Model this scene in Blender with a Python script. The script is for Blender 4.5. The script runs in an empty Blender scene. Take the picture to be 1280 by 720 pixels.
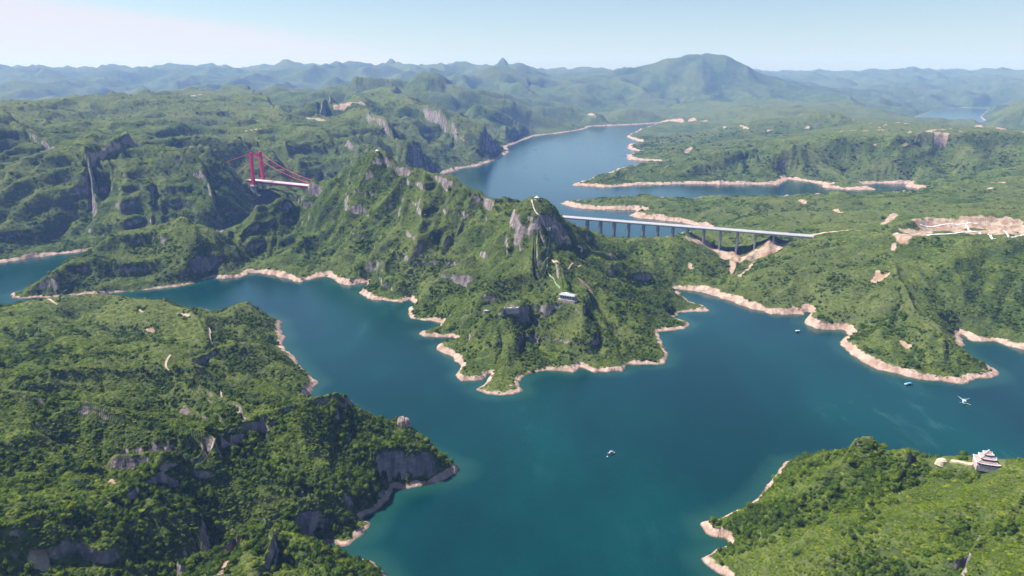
import bpy, bmesh, math, random
import numpy as np
from mathutils import Vector, Matrix

# ------------------------------------------------------------------ camera, world, sun
SC = bpy.context.scene
COL = SC.collection
FPX, V0, CAMH = 880.0, 95.0, 500.0          # focal length in 1280-px pixels, horizon row, height over the lake
PITCH = math.atan((360 - V0) / FPX)
cam_d = bpy.data.cameras.new('camera'); cam = bpy.data.objects.new('camera', cam_d); COL.objects.link(cam)
cam.location = (0, 0, CAMH); cam.rotation_euler = (math.pi / 2 - PITCH, 0, 0)
cam_d.sensor_width = 36; cam_d.lens = 36 * FPX / 1280; cam_d.clip_start = 1; cam_d.clip_end = 150000
SC.camera = cam
SUN_EL, SUN_AZ = math.radians(54), math.radians(-76)      # azimuth clockwise from +Y: the sun stands to the left
W = bpy.data.worlds.new('World'); SC.world = W; W.use_nodes = True
nt = W.node_tree; nt.nodes.clear()
sky = nt.nodes.new('ShaderNodeTexSky'); sky.sky_type = 'NISHITA'; sky.sun_disc = False
sky.sun_elevation = SUN_EL; sky.sun_rotation = SUN_AZ; sky.altitude = 500
sky.air_density = 1.0; sky.dust_density = 0.6; sky.ozone_density = 1.5
bg = nt.nodes.new('ShaderNodeBackground'); bg.inputs[1].default_value = 0.064
wo = nt.nodes.new('ShaderNodeOutputWorld')
tc = nt.nodes.new('ShaderNodeTexCoord'); mp = nt.nodes.new('ShaderNodeMapping'); mp.inputs['Scale'].default_value = (1.2, 1.2, 7)
cn = nt.nodes.new('ShaderNodeTexNoise'); cn.inputs['Scale'].default_value = 1.6; cn.inputs['Detail'].default_value = 6; cn.inputs['Roughness'].default_value = .55
nt.links.new(tc.outputs['Generated'], mp.inputs[0]); nt.links.new(mp.outputs[0], cn.inputs[0])
sp = nt.nodes.new('ShaderNodeSeparateXYZ'); nt.links.new(tc.outputs['Generated'], sp.inputs[0])
def _m(op, a, b, c=None, clamp=False):
    q = nt.nodes.new('ShaderNodeMath'); q.operation = op; q.use_clamp = clamp
    for i, v in enumerate((a, b, c)):
        if v is None: continue
        if isinstance(v, (int, float)): q.inputs[i].default_value = v
        else: nt.links.new(v, q.inputs[i])
    return q.outputs[0]
# a low bank of thin cloud to the left: towards -X, under about four degrees
top = _m('MULTIPLY_ADD', sp.outputs[0], -.155, -.004); low = _m('SUBTRACT', _m('MULTIPLY_ADD', cn.outputs[0], .03, top), sp.outputs[2])
cmask_ = _m('MULTIPLY', _m('MULTIPLY', low, 55, clamp=True), .75)
cmx = nt.nodes.new('ShaderNodeMix'); cmx.data_type = 'RGBA'; nt.links.new(cmask_, cmx.inputs[0]); nt.links.new(sky.outputs[0], cmx.inputs[6]); cmx.inputs[7].default_value = (7.4, 6.5, 6.6, 1)
nt.links.new(cmx.outputs[2], bg.inputs[0]); nt.links.new(bg.outputs[0], wo.inputs[0])
sd_ = bpy.data.lights.new('sun', 'SUN'); sd_.energy = 5.0; sd_.angle = math.radians(0.5); sd_.color = (1, 0.975, 0.94)
sun = bpy.data.objects.new('sun', sd_); COL.objects.link(sun)
SUN_DIR = Vector((math.sin(SUN_AZ) * math.cos(SUN_EL), math.cos(SUN_AZ) * math.cos(SUN_EL), math.sin(SUN_EL)))
sun.rotation_euler = SUN_DIR.to_track_quat('Z', 'Y').to_euler()
SC.view_settings.view_transform = 'Standard'; SC.view_settings.look = 'None'
SC.view_settings.gamma = 1; SC.view_settings.exposure = 0.95; SC.view_settings.use_curve_mapping = False
SC.render.engine = 'CYCLES'
SC.cycles.max_bounces = 5; SC.cycles.diffuse_bounces = 2; SC.cycles.glossy_bounces = 2
SC.cycles.transparent_max_bounces = 8; SC.cycles.volume_bounces = 2
SC.cycles.use_denoising = True
HAZE_DENSITY = 4.6e-5

random.seed(7); RNG = np.random.default_rng(7)
f32 = np.float32

# ------------------------------------------------------------------ projection helpers
CP, SP = math.cos(PITCH), math.sin(PITCH)
def ray(u, v):
    x = (u - 640) / FPX; y = -(v - 360) / FPX
    return np.array((x, CP + y * SP, -SP + y * CP))
def at_z(u, v, z=0.0):
    d = ray(u, v); t = (z - CAMH) / d[2]
    return (d[0] * t, d[1] * t, z)
def at_r(u, v, r):
    d = ray(u, v); t = r / math.hypot(d[0], d[1])
    return (d[0] * t, d[1] * t, CAMH + d[2] * t)

# ------------------------------------------------------------------ noise
def _hash(ix, iy, seed):
    h = (ix.astype(np.uint32) * np.uint32(374761393) + iy.astype(np.uint32) * np.uint32(668265263) + np.uint32(seed * 974711 + 12345))
    h = (h ^ (h >> np.uint32(13))) * np.uint32(1274126177)
    h ^= h >> np.uint32(16)
    h = h * np.uint32(2246822519); h ^= h >> np.uint32(15)
    return h
def perlin(x, y, seed=0):
    xi = np.floor(x).astype(np.int64); yi = np.floor(y).astype(np.int64)
    fx = (x - xi).astype(f32); fy = (y - yi).astype(f32)
    def g(i, j):
        a = _hash(xi + i, yi + j, seed).astype(f32) * f32(2 * math.pi / 4294967296.0)
        return np.cos(a) * (fx - i) + np.sin(a) * (fy - j)
    u = fx * fx * fx * (fx * (fx * 6 - 15) + 10); v = fy * fy * fy * (fy * (fy * 6 - 15) + 10)
    a = g(0, 0); b = g(1, 0); c = g(0, 1); d = g(1, 1)
    r = (a + u * (b - a)); s = (c + u * (d - c))
    return (r + v * (s - r)) * f32(1.5)
def fbm(x, y, octv, seed=0, gain=0.5):
    s = 0; a = 1.0; n = 0
    for k in range(octv):
        s = s + a * perlin(x * 2 ** k + 17.3 * k, y * 2 ** k - 9.1 * k, seed + k); n += a; a *= gain
    return s / n
def gully(x, y, dx, dy, seed):
    """stripes that run down the slope: (dx, dy) is the direction ACROSS the slope, length about 1"""
    xi = np.floor(x).astype(np.int64); yi = np.floor(y).astype(np.int64)
    fx = (x - xi).astype(f32); fy = (y - yi).astype(f32)
    va = np.zeros_like(fx); vs = np.zeros_like(fx); wt = np.zeros_like(fx)
    for i in (-1, 0, 1, 2):
        for j in (-1, 0, 1, 2):
            h = _hash(xi + i, yi + j, seed)
            hx = (h & np.uint32(65535)).astype(f32) / 65536 - f32(.5); hy = (h >> np.uint32(16)).astype(f32) / 65536 - f32(.5)
            px = fx - i - hx * f32(.7) ; py = fy - j - hy * f32(.7)
            w = np.exp(-(px * px + py * py) * f32(2.2))
            m = (px * dx + py * dy) * f32(2 * math.pi)
            va += np.cos(m) * w; vs -= np.sin(m) * w; wt += w
    return va / wt, vs / wt

# ------------------------------------------------------------------ the map, traced as places on the water (z = 0)
def P(s): return [at_z(*map(float, t.split(','))) [:2] for t in s.split()]
def Wd(s): return [tuple(map(float, t.split(','))) for t in s.split()]
lake_near = (
    Wd('-3300,1200 -2300,1650 -1750,1850') + P('0,329 20,326 45,322 75,318') +
    Wd('-1150,2120 -1010,2260 -880,2420 -800,2620 -660,2900 -500,3350') +
    P('552,218 575,211 600,207 622,199 637,190 632,184 650,177 668,170 700,166.5 728,162 738,158 775,156.5 800,155.5 826,153.5') +
    P('812,158 800,162 782,171 802,178 786,181 784,186 801,190 784,194 786,200 822,202 800,206 776,210 752,221 728,227 716,232') +
    P('760,234.5 800,231.5 860,230 930,231 976,231 984,224 1008,227 1034,232.5 1022,234 1060,237.5 1096,237.5 1076,231 1100,229.5 1136,230 1128,233') +
    Wd('1900,3230 1500,3060 1000,3000 640,2980 400,2960') +
    P('722,250.5 700,255 720,260 752,262.5 790,262.5 800,265 782,269 800,273 850,278 884,286') +
    Wd('560,2290 460,2170 380,2110 300,2110 240,2170 170,2300 0,2480 -190,2700 -330,2860 -440,2760 -640,2470 -790,2270 -950,2100 -1090,1960 -1140,1780') +
    P('14,368 22,374 40,373') + P('70,372 120,369 160,365') + P('190,362 230,357 252,351 268,347 280,349 300,347 312,341 345,345 375,353 398,347 410,344 420,353 437,358 460,353 448,368 465,375 500,378 512,374 518,381 508,388 514,399 552,403 545,410 524,417 530,421 566,422 574,428 545,433 549,440 566,447 576,458 572,470 578,476 604,475 612,468 606,478 594,487 606,493 640,493.5 652,489 648,478 664,468 682,463 716,465 728,460 742,465 780,464 786,457 833,455 836,444 828,432 822,414 858,412 861,403 845,397 850,391 886,389 880,382 866,379 852,370 846,362') +
    P('860,363 880,366 908,375 935,384 965,393 1005,394 1012,388 1004,404 1020,412 1054,413 1060,420 1047,430 1075,451 1100,463 1140,473 1200,479 1246,472 1249,465 1238,459 1218,450 1204,438 1202,419') +
    P('1216,427 1245,428 1280,438') + Wd('1120,1250 1300,1330 2300,1500 2300,820 1400,850 900,830 640,815 500,835 430,850') +
    P('979,579 962,603 948,620 938,632 920,640 904,646 876,655 884,668 908,675 912,683 895,686 876,698 890,713 908,724') +
    Wd('235,520 300,380 300,100 -150,100 -120,330 -90,520 -120,600 -150,640 -185,652 -200,672') +
    P('395,686 436,683 455,668 464,655 452,648 470,640 488,626 492,611 512,611 545,604 572,592 577,582') + Wd('-95,850 -150,900 -220,960 -270,1010') +
    P('384,498 390,490 399,478 385,467 374,455 362,442 352,432 358,424 351,412 354,403') + Wd('-540,1450 -600,1470') +
    P('270,392 200,380 150,371 90,377 40,383 0,389') + Wd('-1500,1420 -2200,1300 -3300,900'))
lake_far = P('1140,148 1165,139 1205,134.5 1236,136 1226,146 1232,153 1200,157 1172,154') + []
lake_mid = P('1000,140 1030,139 1060,140.2 1030,141')
LOOPS = [lake_near, lake_far]

# ridges, valleys and benches: (landmass, 'u,v,z' points); '@' gives a distance instead of a height
LM = ['near_left', 'mound', 'centre', 'neck', 'headland', 'near_right', 'low_spit', 'plateau', 'gorge', 'far']
R = []
def ridge(lm, s):
    pts = []
    for t in s.split():
        a = t.split(',')
        if a[0] == 'w': pts.append(tuple(map(float, a[1:4])))
        elif a[2][0] == '@': pts.append(at_r(float(a[0]), float(a[1]), float(a[2][1:])))
        else: pts.append(at_z(*map(float, a)))
    R.append((LM.index(lm), pts))
# near left hill
ridge('near_left', 'w,-2400,1100,110 w,-1500,1250,80 0,384,50 60,378,50 110,375,50 160,374,46 200,380,40 235,385,38 270,389,38')
ridge('near_left', '284,388,29 298,376,42 318,373,46 340,384,33 350,397,14')
ridge('near_left', '200,376,40 240,392,50 262,412,61 266,432,67 238,450,74 208,458,79 140,462,90 60,462,101 0,467,109 w,-1100,900,115')
ridge('near_left', '262,414,60 300,420,54 335,440,40 368,462,20')
ridge('near_left', '100,395,33 150,410,42 200,420,42')
ridge('near_left', 'w,-1300,600,166 w,-800,640,144 0,485,134 59,497,131 129,514,122 187,530,113 234,540,106 290,538,97 330,530,93 370,512,96 405,497,101 432,491,102 455,500,93 464,512,77')
ridge('near_left', '228,472,72 250,486,69 276,496,72 300,516,78 330,530,93')
ridge('near_left', '60,478,88 160,494,70 230,515,55 300,540,63')
ridge('near_left', '250,500,54 320,506,36 372,500,10')
ridge('near_left', '268,548,96 240,572,88 200,596,86 168,612,90 120,628,96 60,650,109 0,655,125 w,-500,470,138')
ridge('near_left', '60,550,101 140,580,76 200,571,80 246,557,92')
ridge('near_left', '168,612,90 205,626,78 240,655,56 262,690,26')
ridge('near_left', '40,690,96 120,700,72 190,712,54')
ridge('near_left', 'w,-600,330,134 w,-330,330,102 w,-200,350,70')
ridge('near_left', '330,536,88 350,570,67 365,600,49 380,622,35')
ridge('near_left', '456,512,63 480,522,49 508,526,47 535,545,37')
ridge('near_left', '462,565,50 485,558,50 510,556,48 545,562,42 566,574,26')
ridge('near_left', '440,618,22 466,603,34 486,588,40')
ridge('near_left', '262,714,13 300,684,30 345,667,58 390,684,44 430,704,30 470,721,18')
ridge('near_left', '222,700,46 273,674,50 330,646,48 380,624,46 422,604,44')
ridge('near_left', '222,722,24 275,700,16 343,664,14 400,640,14 424,634,14')
ridge('near_left', '86,684,86 150,668,78 200,650,66')
ridge('near_left', '434,604,34 460,588,33 486,574,33')
ridge('near_left', '345,667,58 330,720,52 w,-180,420,50 w,-200,250,50')
# mound with the cliff
ridge('mound', '24,366,12 60,343,50 110,308,94 150,285,118 200,271,136 242,271,136 268,284,112')
ridge('mound', '200,276,126 185,320,60 180,345,24')
ridge('mound', '242,278,122 250,310,84 262,318,70')
ridge('mound', '150,286,116 115,335,50 105,358,14')
ridge('mound', '276,300,62 268,325,24')
# central peninsula
ridge('centre', '276,300,50 284,290,74 300,272,98 330,256,128 375,235,170 420,212,232 450,195,274 470,188,292 492,199,272 530,213,248 560,223,236 598,237,218 625,255,194 645,267,178')
ridge('centre', '645,266,188 656,256,214 668,250,236 680,251,230 692,266,196')
ridge('centre', '686,294,156 698,320,132 704,345,108 712,370,86 735,398,58 765,428,32 800,447,13')
ridge('centre', '712,372,86 680,384,80 650,388,76 618,392,72 600,390,70')
ridge('centre', '686,290,160 715,304,142 760,334,100 810,362,54 850,380,20 872,385,8')
ridge('centre', '760,336,98 790,380,50 815,405,16')
ridge('centre', '470,190,288 448,235,182 428,280,92 412,325,26')
ridge('centre', '375,236,167 352,280,80 340,315,28 336,338,12')
ridge('centre', '420,213,229 395,260,112 380,310,36 385,343,12')
ridge('centre', '300,273,96 285,315,34 290,340,10')
ridge('centre', '530,215,245 512,262,158 485,310,88 470,352,24')
ridge('centre', '598,239,214 572,290,122 540,330,74 505,370,15')
ridge('centre', '640,268,184 615,315,116 580,360,66 550,396,18')
ridge('centre', '600,394,60 612,430,30 618,455,14')
ridge('centre', '660,392,66 680,430,30 700,455,9')
ridge('centre', '470,189,290 w,-330,2300,150')
ridge('centre', '560,225,232 w,-150,2100,140')
ridge('centre', '680,251,226 w,120,1900,110 w,147,2125,84')
ridge('neck', 'w,147,2125,84 740,300,70 775,303,62 810,300,72 850,303,72 880,306,60 900,318,32 918,330,14')
ridge('neck', '810,302,72 820,330,44 830,350,16')
ridge('neck', '870,308,66 880,335,34 882,355,10')
ridge('neck', 'w,700,1882,84 w,670,1896,52 w,634,1912,34 w,604,1926,24 w,573,1940,34 w,536,1956,54 w,500,1970,70')
ridge('headland', '922,326,16 918,342,6 908,364,1')
ridge('headland', '925,328,14 950,321,30 980,308,66 1000,297,92 1050,299,104 1100,298,114 1150,302,118 1200,304,122 1280,304,126 w,1700,1750,140 w,2500,1900,150')
ridge('headland', '985,306,76 962,340,48 960,375,14')
ridge('headland', '1040,302,100 1015,340,60 1006,378,12')
ridge('headland', '1075,303,104 1070,345,72 1060,385,36 1060,405,14')
ridge('headland', '1105,302,110 1120,345,86 1150,390,62 1188,420,44 1225,446,20 1240,458,10')
ridge('headland', '1120,345,86 1110,400,44 1105,440,16')
ridge('headland', '1200,306,120 1218,340,92 1228,375,56 1225,408,18')
ridge('headland', '1260,305,124 1280,350,84 w,1090,1420,40')
ridge('headland', '1090,380,46 1080,410,26')
ridge('near_right', '984,576,15 1010,560,66 1040,551,99 1062,549,110 1092,553,112 1116,563,107 1140,574,104 1170,572,112 1200,574,118 1232,582,122 1280,588,122 w,800,640,124 w,1500,600,142')
ridge('near_right', '1062,550,110 1020,600,86 960,640,48 925,665,15')
ridge('near_right', '1140,575,104 1110,630,91 1060,680,74 980,700,48 920,700,15')
ridge('near_right', '1280,620,124 1200,690,114 w,380,400,104 w,500,250,114')
ridge('near_right', 'w,640,690,86 w,700,740,19')
ridge('low_spit', '712,254,6 748,252,14 790,253,20 826,254,20')
ridge('low_spit', '838,262,24 880,262,40 930,256,52 980,252,56 1040,249,60 1100,242,76 1180,234,92 1280,224,112 w,2600,3000,120')
ridge('low_spit', '884,276,18 920,286,30 980,286,56 1040,284,72 1110,282,92')
ridge('low_spit', '1110,290,96 1160,275,108 1220,272,116 1280,273,118 w,1900,2100,120')
ridge('low_spit', '1130,296,88 1180,294,86 1240,296,86 1280,298,84')
ridge('plateau', '730,229,8 790,214,40 830,205,56 880,196,92 930,186,136 980,178,172 1050,173,190 1150,172,196 1280,172,200 w,3600,3700,200')
ridge('plateau', '826,164,20 860,158,60 900,152,110 960,148,160 1000,147,178 1060,150,176 1120,156,150 1200,163,138 1280,168,146')
ridge('plateau', 'w,3500,5300,60 w,4200,6200,35 w,4900,7300,12')
ridge('plateau', '810,197,26 830,184,52 850,175,60')
ridge('plateau', '960,184,140 940,206,60 930,224,14')
ridge('plateau', '1060,178,170 1060,205,70 1050,224,18')
ridge('plateau', '1180,178,176 1200,205,90 1190,224,40')
ridge('plateau', '1246,150,@8600 1262,140,@8800 1280,134,@8800 w,8000,8600,300')
ridge('gorge', '0,152,318 30,160,306 62,172,286 130,172,272 128,186,244')
ridge('gorge', 'w,-2700,2200,330 0,186,262 60,196,246 110,192,256 150,183,262 200,187,250 255,190,238 300,194,@3150 330,203,@3050')
ridge('gorge', '60,196,246 40,250,130 30,300,40')
ridge('gorge', '130,188,256 115,240,140 100,290,50')
ridge('gorge', '200,188,248 195,235,150 185,262,90')
ridge('gorge', '258,190,236 262,225,160 262,262,70')
ridge('gorge', '308,233,86 298,255,46')
ridge('gorge', '150,183,262 180,168,@3400 220,160,@3700 260,163,@3900 330,160,@4100 380,166,@3800 420,172,@3500 450,184,@3350 480,196,@3300')
ridge('gorge', '395,190,@3250 425,188,@3300 452,190,@3300')
ridge('gorge', '452,150,@4300 500,158,@3700 535,176,@3500')
ridge('gorge', '30,152,@4200 90,140,@5000 160,133,@6000 240,120,@7000 310,115,@7500 380,111,@7500 440,104,@7200 480,104,@7200 505,102,@7400')
ridge('gorge', '310,116,@7400 340,135,@5500 360,155,@4200')
ridge('gorge', '440,105,@7100 420,125,@5600 400,140,@4600')
ridge('gorge', '505,104,@7400 500,104,@7500 520,100,@7500 556,108,@7450 562,112,@7400 600,114,@7800 660,124,@8200 700,134,@8500 735,148,@8800')
ridge('gorge', '480,106,@7100 500,125,@5600 540,133,@5000 566,139,@4600 582,150,@4500 592,168,@4400')
ridge('gorge', '560,110,@7300 590,128,@6200 620,145,@5700 650,160,@5500')
ridge('gorge', '420,130,@5400 470,135,@5000 510,150,@4500 550,180,@4200')
ridge('far', '730,104,@13000 745,99,@13000 772,92,@13000 798,79,@13000 828,70,@13000 852,67,@13000 877,64,@13000 893,67,@13000 908,69,@13000 918,76,@13000 925,85,@12800 935,83,@12800 944,90,@12800 951,103,@12600 980,107,@12600 1020,112,@12400 1070,119,@12000 1120,127,@11600 1150,134,@11200')
ridge('far', '877,67,@13000 860,100,@12000 850,128,@11000')
ridge('far', '735,148,@8800 800,140,@9500 860,132,@10500 940,130,@10500 1010,134,@10000 1100,138,@9500 1140,147,@9000')
ridge('far', '920,150,@7500 1000,142,@8500')
ridge('far', 'w,-16000,14000,640 0,91,@17000 30,95,@17000 80,90,@17000 130,88,@17000 180,92,@17000 240,88,@17000 290,80,@17000 330,86,@17000 372,86,@17000 400,90,@17000 440,86,@17000 492,79,@17000 520,88,@17000')
ridge('far', 'w,-9000,9000,330 0,118,@11500 60,112,@12000 120,116,@12000 180,118,@12000 240,108,@12500 300,102,@12500 360,100,@12500 430,97,@12500 500,94,@13000')
ridge('far', '520,92,@14000 545,90,@14000 570,83,@14000 590,88,@14000 630,80,@14000 660,86,@14000 700,87,@14000 724,99,@14000 735,104,@14000')
ridge('far', '560,102,@10500 600,98,@11000 640,97,@11000 665,94,@11000 690,103,@11000 730,108,@11000 780,118,@11000')
ridge('far', 'w,-7000,6500,90 w,-5200,7400,80 w,-4600,7800,80 w,-4100,8400,90 w,-3500,9400,120 w,-2900,10200,160')
ridge('far', '948,89,@22000 1000,96,@22000 1050,96,@22000 1100,91,@22000 1145,88,@22000 1180,92,@22000 1230,95,@22000 1280,94,@22000 w,22000,18000,600')
ridge('far', '960,104,@17000 1040,106,@17000 1120,112,@16000 1200,118,@15000 1280,116,@15000')
ridge('far', '1240,128,@12000 1280,122,@12000 w,12000,10000,300')

# ------------------------------------------------------------------ coarse solve in (bearing, log distance): a membrane through the lines
TH0, TH1, S0, S1 = math.radians(-52), math.radians(52), math.log(170), math.log(30000)
NT, NS = 720, 760
def geo(n, a, b): return np.linspace(a, b, n)
def polar_grid(th, s):
    r = np.exp(s)[:, None]
    return (np.sin(th)[None, :] * r).astype(f32), (np.cos(th)[None, :] * r).astype(f32), np.broadcast_to(r, (len(s), len(th))).astype(f32)
thc, sc_ = geo(NT, TH0, TH1), geo(NS, S0, S1)
XC, YC, RC = polar_grid(thc, sc_)
def loops_sdf(X, Y):
    x = X.ravel(); y = Y.ravel()
    best = np.full(x.shape, 1e12, f32); inside = np.zeros(x.shape, bool)
    for lp in LOOPS:
        n = len(lp)
        for k in range(n):
            ax, ay = lp[k]; bx, by = lp[(k + 1) % n]
            dx, dy = bx - ax, by - ay
            if dx == 0 and dy == 0: continue
            t = np.clip(((x - ax) * dx + (y - ay) * dy) / (dx * dx + dy * dy), 0, 1)
            best = np.minimum(best, (x - ax - t * dx) ** 2 + (y - ay - t * dy) ** 2)
            c = (ay > y) != (by > y)
            if dy != 0: inside ^= c & (x < ax + (y - ay) * dx / dy)
    d = np.sqrt(best)
    return np.where(inside, -d, d).reshape(X.shape)
SD = loops_sdf(XC, YC)

def raster(nt_, ns_):
    fix = np.zeros((ns_, nt_)); cnt = np.zeros((ns_, nt_)); lab = -np.ones((ns_, nt_), np.int8)
    for lm, pts in R:
        for a, b in zip(pts[:-1], pts[1:]):
            a = np.array(a); b = np.array(b)
            m = 2 + int(400 * np.linalg.norm(a[:2] - b[:2]) / max(300, min(np.linalg.norm(a[:2]), np.linalg.norm(b[:2]))))
            t = np.linspace(0, 1, m)[:, None]; q = a + (b - a) * t
            th = np.arctan2(q[:, 0], q[:, 1]); s = np.log(np.hypot(q[:, 0], q[:, 1]))
            i = np.rint((s - S0) / (S1 - S0) * (ns_ - 1)).astype(int); j = np.rint((th - TH0) / (TH1 - TH0) * (nt_ - 1)).astype(int)
            ok = (i >= 0) & (i < ns_) & (j >= 0) & (j < nt_)
            np.add.at(fix, (i[ok], j[ok]), q[ok, 2]); np.add.at(cnt, (i[ok], j[ok]), 1); lab[i[ok], j[ok]] = lm
    return np.where(cnt > 0, fix / np.maximum(cnt, 1), 0), cnt > 0, lab
def resize(A, ns_, nt_):
    i = np.linspace(0, A.shape[0] - 1, ns_); j = np.linspace(0, A.shape[1] - 1, nt_)
    i0 = np.minimum(i.astype(int), A.shape[0] - 2); j0 = np.minimum(j.astype(int), A.shape[1] - 2)
    fi = (i - i0)[:, None]; fj = (j - j0)[None, :]
    return (A[i0][:, j0] * (1 - fi) * (1 - fj) + A[i0 + 1][:, j0] * fi * (1 - fj) + A[i0][:, j0 + 1] * (1 - fi) * fj + A[i0 + 1][:, j0 + 1] * fi * fj)
Z = np.full((NS // 16, NT // 16), 60.0)
for div, its in ((16, 200), (8, 200), (4, 200), (2, 200), (1, 240)):
    ns_, nt_ = NS // div, NT // div
    Z = resize(Z, ns_, nt_)
    sdl = resize(SD, ns_, nt_); fz, fm, _ = raster(nt_, ns_)
    water = (sdl < 0); fm &= ~water
    wth = 1 / ((TH1 - TH0) / (nt_ - 1)) ** 2; ws = 1 / ((S1 - S0) / (ns_ - 1)) ** 2
    for k in range(its):
        Zp = np.pad(Z, 1, mode='edge')
        N_ = (wth * (Zp[1:-1, :-2] + Zp[1:-1, 2:]) + ws * (Zp[:-2, 1:-1] + Zp[2:, 1:-1])) / (2 * (wth + ws))
        Z = Z + 1.0 * (N_ - Z)
        Z[fm] = fz[fm]; Z[water] = 0
_, _, lab = raster(NT, NS)
def blur(A, n):
    for _ in range(n):
        Ap = np.pad(A, 1, mode='edge')
        A = (4 * A + Ap[1:-1, :-2] + Ap[1:-1, 2:] + Ap[:-2, 1:-1] + Ap[2:, 1:-1]) / 8
    return A
fz, fm, _l = raster(NT, NS); CLF = fm & (SD > 0) & (RC <= 1000)
DTH = RC[:, :1] * (TH1 - TH0) / (NT - 1); DSR = RC[:, :1] * (S1 - S0) / (NS - 1)
for _ in range(30):                                # no slope under the ridges steeper than about 45 degrees
    Zp = np.pad(Z, 1, mode='edge')
    Zn = np.maximum.reduce([Zp[1:-1, :-2] - DTH * .95, Zp[1:-1, 2:] - DTH * .95, Zp[:-2, 1:-1] - DSR * .95, Zp[2:, 1:-1] - DSR * .95])
    Z = np.where((SD > 0) & (RC < 4500) & (RC > 1000), np.maximum(Z, Zn), Z)
    if _ < 14: Z = np.where((SD > 0) & (RC <= 1000), np.maximum(Z, np.maximum.reduce([Zp[1:-1, :-2] - DTH * 1.3, Zp[1:-1, 2:] - DTH * 1.3, Zp[:-2, 1:-1] - DSR * 1.3, Zp[2:, 1:-1] - DSR * 1.3])), Z); Z = np.where(CLF, fz, Z)
    Zn = np.maximum.reduce([Zp[1:-1, :-2] - DTH * .42, Zp[1:-1, 2:] - DTH * .42, Zp[:-2, 1:-1] - DSR * .42, Zp[2:, 1:-1] - DSR * .42])
    Z = np.where((SD > 60) & (RC >= 4500), np.maximum(Z, Zn), Z)
Z = blur(Z, 3)
# nearest-line label, grown outwards
LAB = lab.copy()
for step in range(400):
    un = LAB < 0
    if not un.any(): break
    Lp = np.pad(LAB, 1, constant_values=-1)
    for nb in (Lp[:-2, 1:-1], Lp[2:, 1:-1], Lp[1:-1, :-2], Lp[1:-1, 2:]):
        m = (LAB < 0) & (nb >= 0); LAB[m] = nb[m]
CLIFF = np.array([0.16, 1.1, 0.42, 0.06, 0.04, 0.05, 0.0, 0.25, 0.6, 0.4])[LAB]; CLIFF = blur(CLIFF, 30)
GUL = np.array([0.9, 0.35, 1.65, 0.6, 0.85, 0.7, 0.6, 0.75, 1.5, 1.5])[LAB]; GUL = blur(GUL, 30)

def cubic(A, fi, fj):
    """separable Catmull-Rom on the coarse grid at float rows fi, columns fj"""
    def wts(f):
        i = np.clip(np.floor(f).astype(int), 0, None); t = f - i
        return i, [-.5 * t + t * t - .5 * t ** 3, 1 - 2.5 * t * t + 1.5 * t ** 3, .5 * t + 2 * t * t - 1.5 * t ** 3, -.5 * t * t + .5 * t ** 3]
    i, wi = wts(fi); B = 0
    for k in range(4): B = B + A[np.clip(i + k - 1, 0, A.shape[0] - 1)] * wi[k][:, None]
    j, wj = wts(fj); C = 0
    for k in range(4): C = C + B[:, np.clip(j + k - 1, 0, A.shape[1] - 1)] * wj[k][None, :]
    return C.astype(f32)

# ------------------------------------------------------------------ fine grid: rows denser where the photograph looks closest
def rows():
    s = [math.log(215)]
    while s[-1] < S1 - 0.002:
        r = math.exp(s[-1])
        s.append(s[-1] + (0.0026 if r < 450 else 0.0020 if r < 2700 else 0.0036 if r < 6000 else 0.0065 if r < 14000 else 0.012))
    return np.array(s)
sf = rows(); thf = np.concatenate([np.linspace(TH0 + .01, math.radians(-38), 120)[:-1], np.linspace(math.radians(-38), math.radians(38), 1420), np.linspace(math.radians(38), TH1 - .01, 120)[1:]])
X, Y, RR = polar_grid(thf, sf)
fi = (sf - S0) / (S1 - S0) * (NS - 1); fj = (thf - TH0) / (TH1 - TH0) * (NT - 1)
base = cubic(Z, fi, fj); sdf = cubic(SD, fi, fj); cliff = cubic(CLIFF, fi, fj); gul = cubic(GUL, fi, fj)
print('grid', X.shape)
lim = 7 + np.maximum(sdf, 0) * (1.05 + 0.5 * cliff + 2.0 * ((RR < 960) & (X < 0))); base = np.where(RR < 3200, -np.logaddexp(-base / 8, -lim / 8) * 8, base).astype(f32)
shwarp = fbm(X / 46, Y / 46, 5, 11, .6) * 1.25
sdf = sdf + shwarp * np.clip(RR / 1300, .5, 3) * 9
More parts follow.
